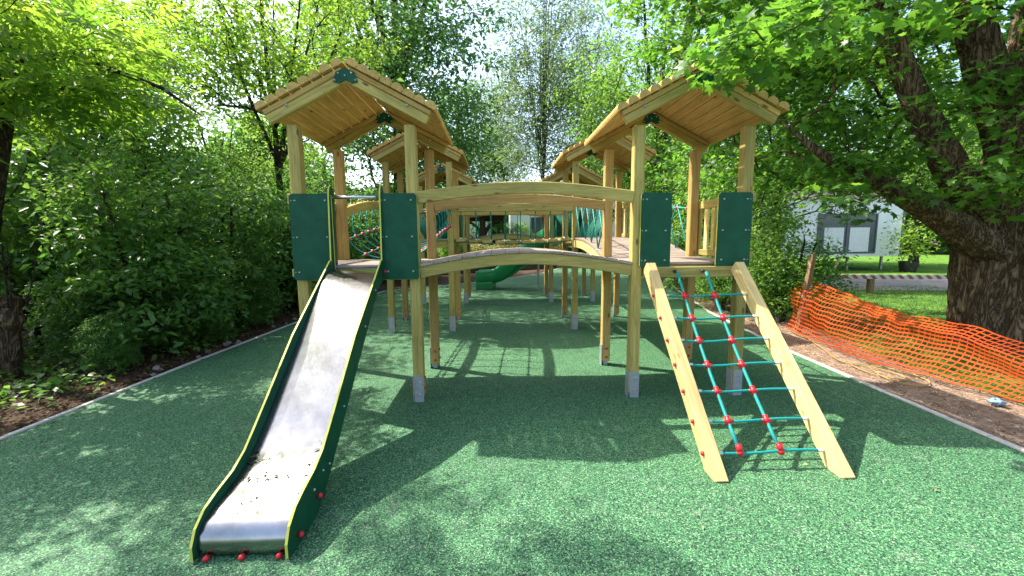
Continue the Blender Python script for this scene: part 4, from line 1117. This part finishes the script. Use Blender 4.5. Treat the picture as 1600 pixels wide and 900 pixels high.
# potted shrub by the caravan
pr = empty('potted_shrub', (17.2, 16.6, 0)); tag(pr, 'small yellow green shrub in a dark pot at the caravan corner', 'potted plant')
mb = MB(); mb.tube([(17.2, 16.6, 0), (17.2, 16.6, .45)], [.26, .34], 14); mb.build('pot', M['black'], pr, (17.2, 16.6, 0))
rg = np.random.default_rng(4); P = rg.normal(0, 1, (900, 3)) * np.array([.36, .36, .5]) + np.array([17.2, 16.6, 1.3])
V, F, v = leaves(P, .14, 'leaf', .6, None, rg); fastmesh('crown', V, F, M['leaf_ash'], v, pr, (17.2, 16.6, 0))
mb = MB(); mb.tube([(17.2, 16.6, .4), (17.22, 16.6, 1.3)], [.03, .02], 6); mb.build('trunk', BT, pr, (17.2, 16.6, 0))
# golden low hedge behind the sleeper wall
rg = np.random.default_rng(8); n = 26000
P = np.stack([rg.uniform(-9, 3.4, n), np.zeros(n), rg.uniform(.5, 1.32, n)], 1); P[:, 1] = 21.6 + rg.uniform(-.5, .5, n) + .25 * P[:, 0] * 0
P[:, 2] += .12 * np.sin(P[:, 0] * 2.1) + .08 * np.sin(P[:, 0] * 5)
V, F, v = leaves(P, .10, 'leaf', .8, None, rg); ho = fastmesh('low_hedge', V, F, M['leaf_yellow'], v, None, (-3, 21.6, .5)); tag(ho, 'pale golden low hedge on the raised bed behind the sleeper wall', 'hedge')
# distant wood closing the view
rg = np.random.default_rng(9); n = 60000
ang = rg.uniform(-1.5, 1.5, n); rad = rg.uniform(46, 56, n); hh = 9 + 3 * np.sin(ang * 9) + 2 * np.sin(ang * 23)
P = np.stack([np.sin(ang) * rad, np.cos(ang) * rad, rg.uniform(0, 1, n) ** .8 * hh], 1)
gap = (np.abs(P[:, 0] - 2.5) < 6) & (P[:, 2] > 6); P = P[~gap]
V, F, v = leaves(P, 1.05, 'round', .9, None, rg); dw = fastmesh('distant_wood', V, F, M['leaf_blue'], v, None, (0, 50, 0)); dw['kind'] = 'stuff'; dw['label'] = 'dark wood closing the view in the distance'

# ------------------------------------------------------------------ small things on the ground
rg = np.random.default_rng(12)
def scatter(name, label, P, size, kind, mat, tilt=.35):
    V, F, v = leaves(P, size, kind, tilt, None, rg, droop=0); o = fastmesh(name, V, F, mat, v, None, (0, 5, 0)); o['kind'] = 'stuff'; o['label'] = label; return o
n = 15000
P = np.stack([-3.95 - rg.exponential(1.1, n), rg.uniform(2.0, 16, n), rg.uniform(-.012, .012, n)], 1); scatter('leaf_litter', 'brown fallen leaves on the shaded earth at left', P, .05, 'leaf', M['litter'])
n = 9000; y_ = rg.uniform(1.5, 11, n)
P = np.stack([np.interp(y_, [r_[1] for r_ in RIGHT], [r_[0] for r_ in RIGHT]) + .12 + rg.uniform(0, 1, n) ** 1.3 * 1.15, y_, rg.uniform(-.01, .006, n)], 1); scatter('wood_chips', 'pale wood chips and twigs on the path at right', P, .035, 'narrow', M['chip_bit'], .3)
n = 150
P = np.stack([rg.uniform(-3.6, 3.4, n), rg.uniform(1.2, 9, n), np.full(n, .004)], 1); scatter('fallen_bits', 'a few tiny fallen leaves and bud scales on the green surface', P, .022, 'leaf', M['litter'], .15)
yy_ = rg.uniform(2.5, 12, 420); P = np.stack([np.interp(yy_, [q[1] for q in LEFT], [q[0] for q in LEFT]) + rg.exponential(.16, 420) - .04, yy_, np.full(420, .006)], 1); scatter('spilled_litter', 'brown leaf bits spilled over the left edging onto the green surface', P, .03, 'leaf', M['litter'], .2)
P = np.array([(1.05, 1.93, .008), (-.52, 1.62, .006), (2.05, 2.5, .008), (1.0, 1.6, .005), (.2, 3.2, .006), (2.6, 2.2, .006)]); 
V, F, v = leaves(P, .055, 'leaf', .2, np.full(6, .9), rg, droop=0); fl = fastmesh('fallen_leaves', V, F, M['leaf_yellow'], v, None, (0, 2, 0)); fl['kind'] = 'stuff'; fl['label'] = 'a few larger yellow fallen leaves on the green surface'
# debris on the slide run-out
def bedz(y): 
    b = sorted(bed); return float(np.interp(y, [q[0] for q in b], [q[1] for q in b]))
pts = []
for cx, cy, sx, sy, n in ((-1.40, 2.26, .03, .05, 12), (-1.27, 2.17, .05, .02, 13), (-1.08, 2.27, .02, .04, 13), (-1.3, 2.0, .04, .02, 7), (-1.2, 2.2, .12, .10, 8), (-1.41, 2.12, .02, .04, 6)):
    for _ in range(n):
        x = min(-1.04, max(-1.43, rg.normal(cx, sx))); y = rg.normal(cy, sy); pts.append((x, y, bedz(y) + .005))
V, F, v = leaves(np.array(pts), .034, 'narrow', .25, None, rg, droop=0); o = fastmesh('debris', V, F, M['debris'], v, None, (-1.2, 2.2, .2)); o['kind'] = 'stuff'; o['label'] = 'bits of dead leaf and bark on the foot of the steel slide'
V, F, v = leaves(np.array([(-1.335, 2.285, bedz(2.285) + .006)]), .075, 'ash', .01, np.array([.8]), rg, droop=0)
o = fastmesh('leaf_sprig', V, F, M['leaf_ash'], v, None, (-1.33, 2.28, .25)); tag(o, 'green feathery leaf sprig lying on the foot of the steel slide', 'leaf')
# grass blades near the mesh fence
n = 42000
x = rg.uniform(4.6, 13, n); y_ = rg.uniform(1.5, 12, n)
lx = np.interp(y_, [p[1] for p in LW[::-1]][::-1], [p[0] for p in LW])
ok = (x > lx + rg.normal(0.0, .18, n)); P = np.stack([x[ok], y_[ok], np.full(ok.sum(), -.012)], 1)
nn = len(P); a = rg.uniform(0, 6.28, nn); h_ = rg.uniform(.02, .055, nn) * np.where(P[:, 0] < 5.3, 1.7, 1); w_ = .004 + .002 * (P[:, 1] > 6)
dx, dy = np.cos(a) * w_, np.sin(a) * w_; ln = rg.normal(0, .02, (nn, 2))
V = np.stack([P + np.stack([dx, dy, 0 * dx], 1), P - np.stack([dx, dy, 0 * dx], 1), P + np.stack([ln[:, 0], ln[:, 1], h_], 1)], 1).reshape(-1, 3)
F = np.arange(nn * 3).reshape(-1, 3); o = fastmesh('grass', V, F, M['grass_blade'], np.repeat(rg.uniform(0, 1, nn), 3), None, (8, 6, 0)); o['kind'] = 'stuff'; o['label'] = 'short mown grass of the lawn'
# low ivy over the earth at the left
rg = np.random.default_rng(31); n = 5200
cx_ = rg.uniform(-8.5, -4.15, 60); cy_ = rg.uniform(2.6, 8.5, 60); q_ = rg.integers(0, 60, n)
P = np.stack([cx_[q_] + rg.normal(0, .24, n), cy_[q_] + rg.normal(0, .24, n), rg.uniform(.0, .13, n)], 1); P = P[P[:, 0] < -4.02]
o = scatter('ground_ivy', 'low dark ivy creeping over the earth at left', P, .075, 'round', M['leaf_dark'], .4)
# rubble along the left edging
k = 0
for y in np.concatenate([rng.uniform(4.2, 6.4, 9), rng.uniform(7.0, 9.0, 12)]):
    x = np.interp(y, [q[1] for q in LEFT], [q[0] for q in LEFT]) - rng.uniform(.09, .26); r_ = rng.uniform(.02, .05)
    mb = MB(); mb.ball((x, y, r_ * .3), r_, 8, 5, .6); o = mb.build('stone', M['stone'], None, (x, y, 0))
    for v_ in o.data.vertices: v_.co += Vector(rng.normal(0, r_ * .16, 3))
    tag(o, 'small grey stone among the rubble beside the left edging of the green surface', 'stone', 'rubble stones along the left edging')
